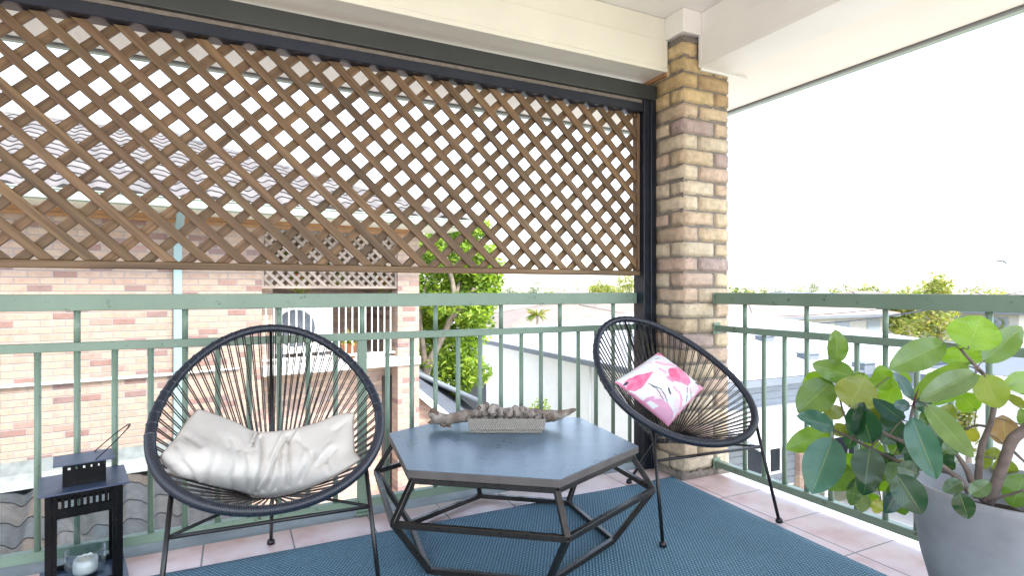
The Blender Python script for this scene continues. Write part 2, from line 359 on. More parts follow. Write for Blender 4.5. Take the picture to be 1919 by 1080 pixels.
def parent_world(p):
    m = Matrix.LocRotScale(p.location, p.rotation_euler, p.scale)
    return parent_world(p.parent) @ p.matrix_parent_inverse @ m if p.parent else m
def tag(o, label=None, cat=None, group=None, kind=None):
    if label: o['label'] = label
    if cat: o['category'] = cat
    if group: o['group'] = group
    if kind: o['kind'] = kind
    return o
def thing(name, loc, label, cat, group=None, rz=0):
    o = bpy.data.objects.new(name, None); COL.objects.link(o); o.location = loc; o.rotation_euler = (0, 0, rz); o.empty_display_size = .1
    return tag(o, label, cat, group)
def struct(o, label): return tag(o, label, None, None, 'structure')
def cat_rom(pts, n=8):
    P = [Vector(p) for p in pts]; P = [P[0]*2-P[1]]+P+[P[-1]*2-P[-2]]; out = []
    for i in range(1, len(P)-2):
        for k in range(n):
            t = k/n; a, b, c, d = P[i-1:i+3]
            out.append(.5*((2*b)+(c-a)*t+(2*a-5*b+4*c-d)*t*t+(3*b-a-3*c+d)*t**3))
    out.append(P[-2]); return out

# ================================================================== SETTING
# ground
GZ = -3.6
g = MB(); g.add([(-700, -700, GZ), (700, -700, GZ), (700, 900, GZ), (-700, 900, GZ)], [(0, 1, 2, 3)]); o = g.build('ground', M['ground']); struct(o, 'dry suburban ground far below the balcony')
g = MB(); g.box((-8, 3.2, GZ), (7.4, 30, GZ+.03)); g.box((8.5, -2, GZ), (30, 7.9, GZ+.03)); o = g.build('path', M['paving']); struct(o, 'pale concrete paving between the houses')
# balcony floor (tile sheet on a slab)
g = MB(); g.box((-3.2, -6.0, -.26), (2.500, 2.665, 0)); o = g.build('floor', M['tile'], bevel=.004); struct(o, 'pink terracotta tiled balcony floor with an unseen terrace added behind')  # runs on as an unseen open terrace, added to bounce sunlight onto the balcony
g = MB(); g.box((-3.2, 2.669, -.30), (2.64, 2.84, -.012)); o = g.build('slab_edge', M['cement'], bevel=.005); struct(o, 'bare cement edge of the balcony slab outside the tiles')
g = MB(); g.box((2.504, -6.0, -.30), (2.64, 2.666, -.006)); o = g.build('slab_lip', M['white'], bevel=.005); struct(o, 'cement lip of the balcony slab under the right railing, whitened as if sunlit')  # sunlight on the bare cement is put into its white colour
# our own building behind and beside the camera
h = thing('apartment_building', (-1, -1.5, GZ), 'brick walls of the apartment house under the balcony floor', 'building')
g = MB(); g.box((-3.2, -6.0, GZ), (2.60, 2.78, -.31)); g.build('lower_wall', M['hbrick'], h)

# ceiling, beams, soffit, roof
cz = 2.625; bz = 2.318; be = 2.49
c = thing('balcony_roof', (0, 0, bz), 'cream and white boarded balcony ceiling, beams and eaves overhead', 'roof')
g = MB(); g.box((-3.2, -1.3, cz), (2.39, 2.55, cz+.02)); g.build('ceiling_board', M['ceil'], c)
g = MB(); g.box((-3.2, 2.521, bz-.008), (2.236, 2.80, be)); g.box((-3.2, 2.534, be+.002), (2.236, 2.80, cz-.002))
g.box((-3.2, 2.515, bz-.010), (2.236, 2.5205, bz+.016)); g.box((2.212, 2.516, bz+.0165), (2.236, 2.5205, be))
g.build('beam', M['cream'], c, bevel=.003)
g = MB(); g.box((2.352, -1.3, bz-.008), (2.60, 2.392, be)); g.box((2.365, -1.3, be+.002), (2.60, 2.392, cz-.002))
g.box((2.346, -1.3, bz-.010), (2.3515, 2.392, bz+.016)); g.box((2.347, 2.368, bz+.0165), (2.3515, 2.392, be))
g.build('beam', M['ceil'], c, bevel=.003)
g = MB(); g.box((2.36, 2.378, bz-.022), (2.72, 2.3955, bz-.0085)); g.build('trim_strip', M['white'], c, bevel=.002)
g = MB(); g.box((2.222, 2.526, bz-.03), (2.2395, 2.80, bz-.0085)); g.build('trim_strip', M['timber'], c, bevel=.002)
g = MB(); g.box((2.229, 2.385, be+.003), (2.364, 2.533, cz-.001)); g.build('post_cap', M['ceil'], c, bevel=.002)
g = MB(); g.box((-3.3, 2.801, bz), (3.12, 3.60, bz+.02)); g.box((2.601, -1.6, bz), (3.12, 2.80, bz+.02)); g.build('soffit', M['soffit'], c)
g = MB(); g.box((-3.3, 3.602, bz-.012), (3.15, 3.63, bz+.15)); g.box((3.122, -1.6, bz-.012), (3.15, 3.601, bz+.15)); g.build('fascia', M['edge'], c, bevel=.003)
g = MB(); g.box((-3.3, 3.632, bz+.004), (3.24, 3.72, bz+.14)); g.box((3.152, -1.6, bz+.004), (3.24, 3.631, bz+.14)); g.build('gutter', M['gutterg'], c, bevel=.01, segs=2)
g = MB(); g.box((-3.5, -1.8, cz+.03), (3.26, 3.75, cz+.1)); g.build('roof_deck', M['slate'], c)
g = MB(); g.box((-3.3, -1.62, bz+.03), (-3.21, 3.60, cz+.028)); g.build('end_board', M['cream'], c)

# ------------------------------------------------------------------ brick pillar, brick by brick
p = thing('brick_pillar', (2.415, 2.57, 0), 'tan and pink brick pillar at the balcony corner', 'pillar')
PX, PY, PW = 2.241, 2.397, .350
def brick_box(mb, cx, cy, cz_, lx, ly, lz, col, j):
    nx, ny, nz = max(2, int(lx/.035)), max(2, int(ly/.035)), 3; rc = .011
    bm = bmesh.new(); bmesh.ops.create_cube(bm, size=1)
    bmesh.ops.scale(bm, vec=(lx, ly, lz), verts=bm.verts)
    bmesh.ops.bevel(bm, geom=bm.edges[:], offset=random.uniform(.004, .009), segments=2, affect='EDGES')
    bmesh.ops.subdivide_edges(bm, edges=[e for e in bm.edges if e.calc_length() > .05], cuts=3, use_grid_fill=True)
    vs = []
    for v in bm.verts:
        q = v.co+Vector((cx, cy, cz_)); d = Vector((noise.noise(q*22+Vector((j, 0, 0))), noise.noise(q*22+Vector((0, j, 5))), noise.noise(q*22+Vector((9, 0, j)))))
        vs.append(q+d*.0035)
    bm.verts.index_update(); mb.add(vs, [[v.index for v in f.verts] for f in bm.faces], col, None, True); bm.free()
bp = [(.52, .41, .29), (.55, .45, .33), (.50, .38, .29), (.46, .34, .28), (.53, .43, .31), (.57, .48, .37), (.49, .37, .30), (.52, .44, .34), (.40, .31, .29), (.54, .42, .31)]
top_p = [(.46, .34, .18), (.50, .38, .21), (.43, .31, .18), (.52, .40, .23)]
rng = random.Random(11); g = MB()
ch = .0866; ncr = 29; z0 = .035
for i in range(ncr):
    zc = z0+i*ch+.038
    if zc > be: break
    mir = i % 2
    L, Wd = .230, .110
    lay = [(0, 0, L, Wd), (L+.010, 0, Wd, L), (Wd+.010, L+.010, L, Wd), (0, Wd+.010, Wd, L)]
    for (x, y, lx, ly) in lay:
        if mir: x = PW-x-lx
        if i*ch > 2.22 and False: pass
        col = rng.choice(top_p if i > 23 else bp); col = mul(col, rng.uniform(.97, 1.12)); col = (col[0], col[1]*.985, col[2]*.95)
        jx, jy = rng.uniform(-.002, .002), rng.uniform(-.002, .002)
        brick_box(g, PX+x+lx/2+jx, PY+y+ly/2+jy, zc, lx, ly, .076, col, i*7.3+x*31)
g.build('brickwork', M['pillarbrick'], p)
g = MB(); g.box((PX+.008, PY+.008, .002), (PX+PW-.008, PY+PW-.008, be-.01)); g.build('mortar', M['mortar'], p)
g = MB()
for k in range(26):      # rough mortar skirt at the foot
    t = k/25
    for (q, s_) in ((Vector((PX-.006+t*.36, PY-.004, .012)), 1), (Vector((PX-.004, PY-.006+t*.36, .012)), 2)):
        g.ell(q, (.016, .016, .020+.014*rng.random()), seg=7, rings=5, ns=.5, nsc=3)
g.build('mortar_skirt', M['mortar'], p)

# ------------------------------------------------------------------ railings
YR = 2.708; XR = 2.488
def railing(nm, label, fwd):
    """fwd: map (s, w, z) -> world, s along the rail, w across"""
    return thing(nm, fwd(0, 0, 0), label, 'railing')
def ABx(mb, a, b, f): # axis box through mapping f
    P, Q = f(*a), f(*b); mb.box(P, Q)
# left (far) railing along X
rl = thing('balcony_railing', (0, YR, 0), 'green metal railing under the lattice screen, running behind the chairs and table', 'railing')
g = MB(); g.box((-3.18, YR-.024, .976), (2.150, YR+.024, 1.040)); g.build('top_rail', M['rail'], rl, bevel=.003, segs=2)
g = MB(); g.box((-3.18, YR-.016, .819), (2.150, YR+.016, .853)); g.build('middle_rail', M['rail'], rl, bevel=.002)
g = MB(); g.box((-3.18, YR-.019, .032), (2.150, YR+.019, .070)); g.build('bottom_rail', M['rail'], rl, bevel=.002)
X0 = .542; k = -30
for k in range(-28, 14):
    x = X0+k*.1209
    if x < -3.1: continue
    g = MB()
    if k == 0:
        g.box((x-.021, YR-.0145, .012), (x+.021, YR+.0145, .8185)); g.box((x-.03, YR-.032, -.001), (x+.03, YR+.032, .0115)); g.build('post', M['rail'], rl, bevel=.002)
        g = MB(); g.tube([(x, YR, .8535), (x, YR, .9755)], .0115, 12); g.build('baluster', M['rail'], rl); continue
    g.tube([(x, YR, .0705), (x, YR, .8185)], .0115, 12)
    if k % 3 == 0: g.tube([(x, YR, .8535), (x, YR, .9755)], .0115, 12)
    g.build('baluster', M['rail'], rl)
# right railing along Y
rr_ = thing('balcony_railing', (XR, 0, 0), 'green metal railing right of the pillar, behind the potted rubber plant', 'railing')
g = MB(); g.box((XR-.022, -1.3, .976), (XR+.022, 2.385, 1.040)); g.build('top_rail', M['rail'], rr_, bevel=.003, segs=2)
g = MB(); g.box((XR-.016, -1.3, .819), (XR+.016, 2.385, .853)); g.build('middle_rail', M['rail'], rr_, bevel=.002)
g = MB(); g.box((XR-.019, -1.3, .042), (XR+.019, 2.385, .078)); g.build('bottom_rail', M['rail'], rr_, bevel=.002)
for k in range(-26, 4):
    y = 1.823+k*.1228
    if y < -1.25: continue
    g = MB(); g.tube([(XR, y, .0785), (XR, y, .8185)], .0115, 12)
    if k % 3 == 0: g.tube([(XR, y, .8535), (XR, y, .9755)], .0115, 12)
    g.build('baluster', M['rail'], rr_)
for z in (1.008, .836, .060):
    g = MB(); g.box((XR-.030, 2.386, z-.032), (XR+.024, 2.392, z+.032)); g.tube([(XR-.027, 2.384, z+.018), (XR-.027, 2.378, z+.018)], .006, 8); g.build('bracket', M['rail'], rr_, bevel=.001)

# ------------------------------------------------------------------ black frame + lattice
fr = thing('screen_frame', (2.19, 2.66, 0), 'black metal post and header beam framing the lattice screen', 'frame')
g = MB(); g.box((-3.18, 2.614, 2.174), (2.238, 2.72, 2.262)); g.build('header', M['blackup'], fr, bevel=.006, segs=2)
g = MB(); g.box((-3.18, 2.636, 2.152), (2.150, 2.70, 2.1735)); g.build('sealant_strip', M['mortar'], fr)
g = MB(); g.box((-3.18, 2.624, 2.100), (2.150, 2.712, 2.1515)); g.build('lower_header', M['black'], fr, bevel=.003)
g = MB(); g.box((2.152, 2.622, 0.0), (2.196, 2.72, 2.1735)); g.box((2.199, 2.616, 0.0), (2.238, 2.72, 2.1735)); g.build('post', M['black'], fr, bevel=.003)
la = thing('lattice_screen', (.3, 2.68, 1.155), 'brown timber diamond lattice panel hung under the black header', 'lattice')
LZ0, LZ1, LX0, LX1 = 1.170, 2.098, -3.15, 2.128
def clip(poly, ax, val, keep_gt):
    out = []
    for i in range(len(poly)):
        a, b = poly[i-1], poly[i]; ia = (a[ax] > val) == keep_gt; ib = (b[ax] > val) == keep_gt
        if ia != ib:
            t = (val-a[ax])/(b[ax]-a[ax]); out.append(tuple(a[k]+(b[k]-a[k])*t for k in range(2)))
        if ib: out.append(b)
    return out
def slats(sgn, x_ref, y0, th, wd, pitch, rect, mbtone, rg):
    """parallel 45-degree slats clipped to rect (x0,x1,z0,z1)"""
    xa, xb, za, zb = rect; mb = MB(); hw = wd/2*math.sqrt(2)
    n0 = int((xa-(zb-za)-x_ref)/pitch)-1; n1 = int((xb+(zb-za)-x_ref)/pitch)+1
    for n in range(n0, n1+1):
        xr = x_ref+n*pitch+rg.uniform(-.0035, .0035)  # crossing of z=za
        H = (zb-za)*1.04; ang = rg.uniform(-.004, .004)
        top = xr-sgn*H*(1+ang) if sgn > 0 else xr+H*(1+ang)
        P = [(xr-hw, za), (xr+hw, za), (top+hw, zb), (top-hw, zb)]
        P = clip(P, 0, xa, True)
        if P: P = clip(P, 0, xb, False)
        if len(P) < 3: continue
        tone = rg.uniform(.78, 1.18); c_ = (tone*rg.uniform(.97, 1.04), tone, tone*rg.uniform(.94, 1.05))
        off = rg.uniform(0, 9); jy = rg.uniform(-.0008, .0008)
        uv = [((q[0]-q[1]*sgn)*.707+off, (q[0]+q[1]*sgn)*.707) for q in P]
        mb.prism([(q[0], y0+jy, q[1]) for q in P], (0, th, 0), c_, uv)
    return mb
rg = random.Random(3)
slats(1, -.360, 2.662, .0165, .0375, .133, (LX0, LX1, LZ0, LZ1), None, rg).build('front_slats', M['lattice'], la, bevel=.0035, segs=2)
slats(-1, -.448, 2.681, .0165, .0375, .133, (LX0, LX1, LZ0, LZ1), None, rg).build('rear_slats', M['lattice'], la, bevel=.0035, segs=2)
g = MB(); g.box((-3.15, 2.650, 1.140), (2.148, 2.702, 1.1695), (.95, .95, .95)); g.build('bottom_rail', M['lattice'], la, bevel=.003)
g = MB(); g.box((2.130, 2.655, 1.171), (2.149, 2.702, 2.098), (1, .95, .95)); g.build('side_rail', M['lattice'], la, bevel=.002)

# ------------------------------------------------------------------ rug
g = MB(); vs = []; fs = []; nx, ny = 60, 60
A, B, C_, D = Vector((-.42, .2)), Vector((2.105, .2)), Vector((2.198, 2.440)), Vector((-.42, 2.436))
for j in range(ny+1):
    for i in range(nx+1):
        a, b = i/nx, j/ny; q = (A*(1-a)+B*a)*(1-b)+(D*(1-a)+C_*a)*b
        z = .0085+.0016*noise.noise(Vector((q.x*3, q.y*3, 0)))
        if b > .985: q = q+Vector((0, .004*noise.noise(Vector((q.x*6, 3, 0)))))
        dd = (q-C_).length; z += max(0, .05-dd)*.12
        vs.append((q.x, q.y, z))
for j in range(ny):
    for i in range(nx): k = j*(nx+1)+i; fs.append((k, k+1, k+nx+2, k+nx+1))
g.add(vs, fs, smooth=True); o = g.build('rug', M['rug']); tag(o, 'blue woven outdoor rug under the table and chairs', 'rug')
m_ = o.modifiers.new('solid', 'SOLIDIFY'); m_.thickness = .007; m_.offset = -1

# ================================================================== CHAIRS
RW, RE, RR, RH, RZ, RQ = .3634, -.1215, .3804, .2465, .6486, -.0129
FX, FY, RY = .3147, -.3747, .3428
def ringp(t): return Vector((RW*math.sin(t)*(1+RE*math.cos(t)), RR*math.cos(t), RZ+RH*math.cos(t)+RQ*math.sin(t)**2))
HUB = Vector((0, .03, .325))
def hubp(t): return HUB+Vector((.075*math.sin(t), .036*math.cos(t), .012*math.cos(t)))
def cord_ends():
    out = []; n = 66
    for i in range(n):
        t = 2*PI*(i+.5)/n
        for s in (-.012, .012): out.append((t+s, t*1.0+s*.6))
    return out
CH1 = (.1252, 2.2013, -.0338); CH2 = (1.9070, 2.1398, -.0752)
def c2w(c, P): ca, sa = math.cos(c[2]), math.sin(c[2]); return Vector((c[0]+ca*P.x-sa*P.y, c[1]+sa*P.x+ca*P.y, P.z))
def make_chair(c, label):
    T = lambda P: c2w(c, P)
    ch = thing('string_chair', (c[0], c[1], 0), label, 'chair', 'black string chairs on the balcony', c[2])
    g = MB(); n = 1600; pts = []; rad = []
    for i in range(n):
        t = 2*PI*i/n; pts.append(T(ringp(t))); tight = .0012 if math.cos(t) < -.2 else .0005
        rad.append(.0165+tight*(1 if i % 4 < 2 else -1)+(.0022 if math.cos(t) > -.2 and (i % 28) < 3 else 0))
    g.tube(pts, rad, 10, closed=True); g.build('rim', M['cord'], ch)
    g = MB()
    for (a, b) in cord_ends():
        P, Q = ringp(a), hubp(b); mid = (P+Q)/2+Vector((random.uniform(-.002, .002), random.uniform(-.002, .002), -.004))
        g.tube([T(P), T(mid), T(Q)], .0023, 6)
    g.build('cord_webbing', M['webcord'], ch)
    g = MB(); g.tube([T(hubp(2*PI*i/24)) for i in range(24)], .006, 8, closed=True); g.build('hub_ring', M['legs'], ch)
    g = MB(); P = ringp(0); g.tube([T(P+Vector((0, .004, -.01))), T((P+HUB)/2+Vector((0, .010, -.008))), T(HUB+Vector((0, .030, -.006)))], .0065, 8); g.build('back_rod', M['legs'], ch)
    for s in (-1, 1):
        tt = PI-s*.86; top = ringp(tt); f = Vector((s*FX, FY, .018))
        top = ringp(PI+(-s)*.80)+Vector((0, 0, -.012))
        l = MB(); l.tube([T(f), T(top)], .0075, 10); lo = l.build('leg', M['legs'], ch)
        q = MB(); fz = .010 if c is CH2 or True else 0
        q.lathe([(.010, 0), (.016, .003), (.015, .016), (.008, .024)], T(Vector((s*FX, FY, fz))), 14); q.build('foot_cap', M['legs'], lo)
    l = MB(); l.tube([T(Vector((0, RY, .012))), T(Vector((0, .085, .312)))], .0075, 10); lo = l.build('leg', M['legs'], ch)
    q = MB(); q.lathe([(.010, 0), (.016, .003), (.015, .016), (.008, .024)], T(Vector((0, RY, 0.0))), 14); q.build('foot_cap', M['legs'], lo)
    # triangular under-frame
    def onleg(s, z):
        f = Vector((s*FX, FY, .018)); top = ringp(PI-s*.80)+Vector((0, 0, -.012)); k = (z-f.z)/(top.z-f.z); return f+(top-f)*k
    A_, B_ = onleg(-1, .335), onleg(1, .335); Cc = Vector((0, .10, .300))
    g = MB(); g.tube([T(A_), T(B_)], .0065, 8); g.tube([T(A_), T(Cc+Vector((-.01, 0, 0)))], .0055, 8); g.tube([T(B_), T(Cc+Vector((.01, 0, 0)))], .0055, 8)
    g.build('under_frame', M['legs'], ch)
    return ch
make_chair(CH1, 'black string chair nearer the lantern, holding the crumpled white cushion')
make_chair(CH2, 'black string chair in front of the brick pillar, holding the pink bird print cushion')

def seat_tris(c):
    n = 96; R_ = [c2w(c, ringp(2*PI*i/n)) for i in range(n)]; H_ = [c2w(c, hubp(2*PI*i/n)) for i in range(n)]; tr = []
    for i in range(n):
        j = (i+1) % n; tr += [(R_[i], R_[j], H_[j]), (R_[i], H_[j], H_[i])]
    cc = c2w(c, HUB); tr += [(H_[i], H_[(i+1) % n], cc) for i in range(n)]
    return tr
from mathutils.geometry import intersect_ray_tri
def seat_depth(tr, px, py):
    r = ray(px, py); best = None
    for a, b, c in tr:
        q = intersect_ray_tri(a, b, c, r, EYE, True)
        if q is not None:
            d = (q-EYE).dot(FV)
            if d > 0 and (best is None or d > best): best = d
    return best
def resample(P, n):
    P = [Vector(p) for p in P]; L = [0]
    for i in range(1, len(P)): L.append(L[-1]+(P[i]-P[i-1]).length)
    out = []
    for k in range(n+1):
        s = L[-1]*k/n; i = 1
        while i < len(L)-1 and L[i] < s: i += 1
        t = (s-L[i-1])/max(1e-9, L[i]-L[i-1]); out.append(P[i-1].lerp(P[i], t))
    return out
def coons(bot, top, lef, rig, nu, nv):
    b, t, l, r = resample(cat_rom(bot), nu), resample(cat_rom(top), nu), resample(cat_rom(lef), nv), resample(cat_rom(rig), nv); G = []
    for j in range(nv+1):
        v = j/nv; row = []
        for i in range(nu+1):
            u = i/nu
            row.append(b[i]*(1-v)+t[i]*v+l[j]*(1-u)+r[j]*u-(b[0]*(1-u)*(1-v)+b[-1]*u*(1-v)+t[0]*(1-u)*v+t[-1]*u*v))
        G.append(row)
    return G
def pillow(G, thick_f, thick_b, wrinkle, colf=None, colb=None):
    """front and back sheets off the mid-surface G, joined at the rim"""
    nv, nu = len(G)-1, len(G[0])-1; mb = MB()
    def nrm(j, i):
        a = G[j][min(nu, i+1)]-G[j][max(0, i-1)]; b = G[min(nv, j+1)][i]-G[max(0, j-1)][i]; n = a.cross(b)
        n = n.normalized() if n.length > 1e-9 else -FV
        return n if n.dot(EYE-G[j][i]) > 0 else -n
    Nn = [[nrm(j, i) for i in range(nu+1)] for j in range(nv+1)]
    navg = sum((sum(r, Vector()) for r in Nn), Vector()).normalized()
    def prof(u, v): return max(0, (4*u*(1-u)))**.5*max(0, (4*v*(1-v)))**.5
    F, Bk = [], []
    for j in range(nv+1):
        for i in range(nu+1):
            u, v = i/nu, j/nv; pr = prof(u, v); n = (Nn[j][i]+navg).normalized(); p = G[j][i]
            F.append(p+n*(thick_f*pr+wrinkle(u, v, p)*min(1, pr*1.6))); Bk.append(p-n*(thick_b*pr))
    fs = []; cf = []; cb = []; uv = [(i/nu, j/nv) for j in range(nv+1) for i in range(nu+1)]
    for j in range(nv):
        for i in range(nu):
            k = j*(nu+1)+i; fs.append((k, k+1, k+nu+2, k+nu+1)); u, v = (i+.5)/nu, (j+.5)/nv
            cf.append(colf(u, v) if colf else (1, 1, 1)); cb.append(colb(u, v) if colb else (1, 1, 1))
    mb.add(F, fs, cf, uv, True); mb.add(Bk, [tuple(reversed(f)) for f in fs], cb, uv, True)
    return mb

# --- crumpled white cushion on the left chair
tr1 = seat_tris(CH1)
def on_seat(tr, px, py, off, dflt=2.2):
    d = seat_depth(tr, px, py)
    return atd(px, py, (d if d else dflt)-off)
ringd = lambda c, t: proj(c2w(c, ringp(t)))[2]
def S1(px, py, off, lift=None): return on_seat(tr1, px, py, off, 1.92)
bot = [S1(286, 877, .0), S1(330, 889, .02), S1(390, 903, .025), S1(450, 919, .03), S1(500, 931, .03), S1(560, 919, .03), S1(615, 897, .025), S1(650, 878, .02), S1(676, 861, .0)]
top = [S1(372, 768, .035), S1(400, 777, .05), S1(440, 792, .08), S1(482, 811, .10), S1(540, 807, .10), S1(590, 795, .08), S1(635, 778, .05), S1(664, 775, .03)]
lef = [bot[0], S1(305, 853, .03), S1(328, 825, .04), S1(352, 790, .04), top[0]]
rig = [bot[-1], S1(664, 845, .02), S1(662, 815, .03), S1(661, 795, .03), top[-1]]
def fix_depth(P):   # keep neighbouring depths from jumping
    return P
G = coons(bot, top, lef, rig, 130, 80)
CR = [((870, 490), (930, 340), .011, 9, 1), ((925, 830), (950, 400), .010, 22, 1), ((985, 800), (1180, 380), .012, 20, 1), ((1205, 780), (1195, 400), .010, 24, 1), ((1330, 740), (1420, 560), .008, 26, 1), ((1420, 560), (1300, 430), .005, 30, 1),
      ((1480, 630), (1600, 500), .008, 20, 1), ((1560, 690), (1520, 560), .006, 18, 1), ((690, 440), (750, 600), .006, 34, 1), ((510, 700), (530, 550), .005, 26, 1), ((240, 480), (380, 620), .006, 24, 1), ((300, 370), (440, 520), .006, 26, 1),
      ((860, 780), (800, 560), .006, 26, 1), ((730, 760), (700, 640), .005, 22, 1), ((1090, 790), (1130, 560), .006, 20, 1), ((400, 640), (420, 720), .005, 18, 1), ((330, 420), (300, 330), .004, 20, 1), ((1600, 330), (1700, 240), .005, 26, 1), ((1640, 640), (1590, 560), .005, 18, 1),
      ((600, 400), (640, 520), .004, 30, 1), ((1250, 330), (1200, 420), .007, 12, 1)]
CR = [((280+a[0]/4.569, 740+a[1]/4.569), (280+b[0]/4.569, 740+b[1]/4.569), h_*2.5, w_*.95/4.569) for a, b, h_, w_, _ in CR]
def wrk(u, v, p):
    x, y, _ = proj(p); r_ = 0
    for a, b, h_, w_ in CR:
        dx, dy = b[0]-a[0], b[1]-a[1]; L2 = dx*dx+dy*dy; t = ((x-a[0])*dx+(y-a[1])*dy)/L2; tc = min(1, max(0, t))
        ex, ey = x-a[0]-tc*dx, y-a[1]-tc*dy; sg = (ex*dy-ey*dx)/math.sqrt(L2); d2 = (ex*ex+ey*ey)/(w_*w_)
        if d2 < 14: r_ += -h_*math.exp(-math.sqrt(d2+.02)*1.25)+h_*.35*math.exp(-((sg-w_*1.8)**2+(ex*ex+ey*ey-sg*sg))/(w_*w_*1.6))
    r_ += .005*noise.noise(Vector((u*5, v*3, 1)))+.0012*noise.noise(Vector((u*11, v*5, 4)))+.0009*noise.noise(Vector((u*34, v*4, 8)))*max(0, 1-v*5)
    return r_
cu = thing('cushion', bot[4], 'crumpled off white cushion slumped across the left chair seat', 'cushion')
pillow(G, .050, .022, wrk).build('cover', M['fabric'], cu)
g = MB(); edge = [q for q in G[0]]+[r[-1] for r in G[1:]]+list(reversed(G[-1][:-1]))+[r[0] for r in reversed(G[1:-1])]
g.tube([e+Vector((0, 0, -.002)) for e in edge[::2]], .0045, 6, closed=True); g.build('piping', M['piping'], cu)

# --- flamingo-pink printed cushion on the right chair
tr2 = seat_tris(CH2)
def S2(px, py, off): return on_seat(tr2, px, py, off, 2.7)
cT, cR, cB, cL = S2(1234, 661, .03), S2(1319, 728, .05), S2(1253, 800, .09), S2(1152, 716, .06)
ctr = (cT+cR+cB+cL)/4
def edgec(a, b, k=.015):
    m = (a+b)/2; q = m+(ctr-m)*k; return [a, a.lerp(q, .5)+(ctr-m)*k*.3, q, q.lerp(b, .5)+(ctr-m)*k*.3, b]
G2 = coons(edgec(cL, cB), edgec(cT, cR), edgec(cL, cT), edgec(cB, cR), 150, 150)
zL, zB, zR, zT = Vector((150, 455)), Vector((745, 975)), Vector((1125, 520)), Vector((625, 120))
def inpoly(x, y, P):
    c = False
    for i in range(len(P)):
        (x1, y1), (x2, y2) = P[i-1], P[i]
        if (y1 > y) != (y2 > y) and x < (x2-x1)*(y-y1)/(y2-y1)+x1: c = not c
    return c
def sdl(x, y, P):
    m = 1e9
    for (ax, ay), (bx, by) in zip(P, P[1:]):
        dx, dy = bx-ax, by-ay; t = min(1, max(0, ((x-ax)*dx+(y-ay)*dy)/(dx*dx+dy*dy))); m = min(m, math.hypot(x-ax-t*dx, y-ay-t*dy))
    return m
HOT, MIDP, PALE, LILAC, INK, WH = (.72, .08, .22), (.76, .20, .36), (.76, .40, .52), (.66, .34, .52), (.03, .04, .06), (.74, .77, .80)
POLY = [(HOT, [(230, 475), (330, 425), (520, 405), (475, 455), (415, 555), (345, 590), (275, 555)]),
        (MIDP, [(690, 390), (720, 350), (800, 335), (880, 350), (950, 430), (962, 500), (930, 545), (850, 525), (745, 515), (715, 530), (650, 465), (700, 450)]),
        (HOT, [(690, 395), (715, 352), (800, 345), (790, 380), (840, 420), (830, 500), (740, 515), (705, 440)]),
        (LILAC, [(500, 690), (600, 690), (700, 745), (770, 830), (775, 900), (740, 960), (650, 930), (560, 870), (540, 800), (600, 760)]),
        (LILAC, [(1060, 480), (1125, 520), (1100, 600), (1060, 560)]), (MIDP, [(600, 140), (640, 118), (700, 150), (660, 165)])]
STRK = [(MIDP, 22, [(620, 150), (720, 180), (835, 245)]), (PALE, 13, [(560, 275), (640, 305), (760, 310), (860, 345)]), (PALE, 14, [(590, 365), (660, 410)]),
        (PALE, 13, [(740, 575), (815, 630), (852, 710), (838, 790)]), (LILAC, 20, [(460, 780), (440, 730), (470, 690), (520, 680)]), (MIDP, 12, [(300, 660), (400, 770)]),
        (INK, 4, [(470, 525), (560, 600), (630, 700)]), (INK, 4, [(490, 540), (600, 600), (640, 650), (682, 722)]), (INK, 4, [(920, 560), (915, 705)]), (INK, 3, [(955, 560), (980, 660)]),
        (INK, 13, [(240, 505), (258, 492)]), (INK, 9, [(680, 590), (706, 645)]), (INK, 8, [(490, 832), (545, 850)]), (INK, 12, [(1038, 480), (1058, 490)]), (INK, 5, [(470, 775), (474, 779)]), (INK, 4, [(560, 235), (610, 222)])]
def printc(u, v):
    q = (zL*(1-u)+zB*u)*(1-v)+(zT*(1-u)+zR*u)*v; x, y = q.x+8*noise.noise(Vector((q.x*.02, q.y*.02, 0))), q.y+8*noise.noise(Vector((q.x*.02, q.y*.02, 5)))
    c = WH; w_ = noise.noise(Vector((x*.008, y*.008, 3)))
    if v < .02+.02*noise.noise(Vector((u*6, 0, 0))) or u > .97+.02*noise.noise(Vector((v*6, 3, 0))): return lerp3(MIDP, PALE, .5+.5*noise.noise(Vector((u*9, v*9, 0))))
    if w_ > .1: c = lerp3(WH, PALE, .35)
    for cl, P in POLY:
        if inpoly(x, y, P): c = lerp3(cl, PALE, .3+.5*noise.noise(Vector((x*.015, y*.015, 9))))
    for cl, wd, P in STRK:
        if sdl(x, y, P) < wd: c = cl
    return c
def backc(u, v): return lerp3((.62, .10, .24), (.75, .55, .6), .5+.8*noise.noise(Vector((u*6, v*6, 2))))
def wr2(u, v, p): return .006*noise.noise(Vector((u*3.5, v*3.5, 1)))+.003*noise.noise(Vector((u*9, v*5, 4)))+.004*math.exp(-((u-v)*6)**2)*math.sin(u*14)
c2 = thing('cushion', cB, 'white cushion printed with pink flamingos leaning in the right chair', 'cushion')
pillow(G2, .055, .050, wr2, printc, backc).build('cover', M['print'], c2)

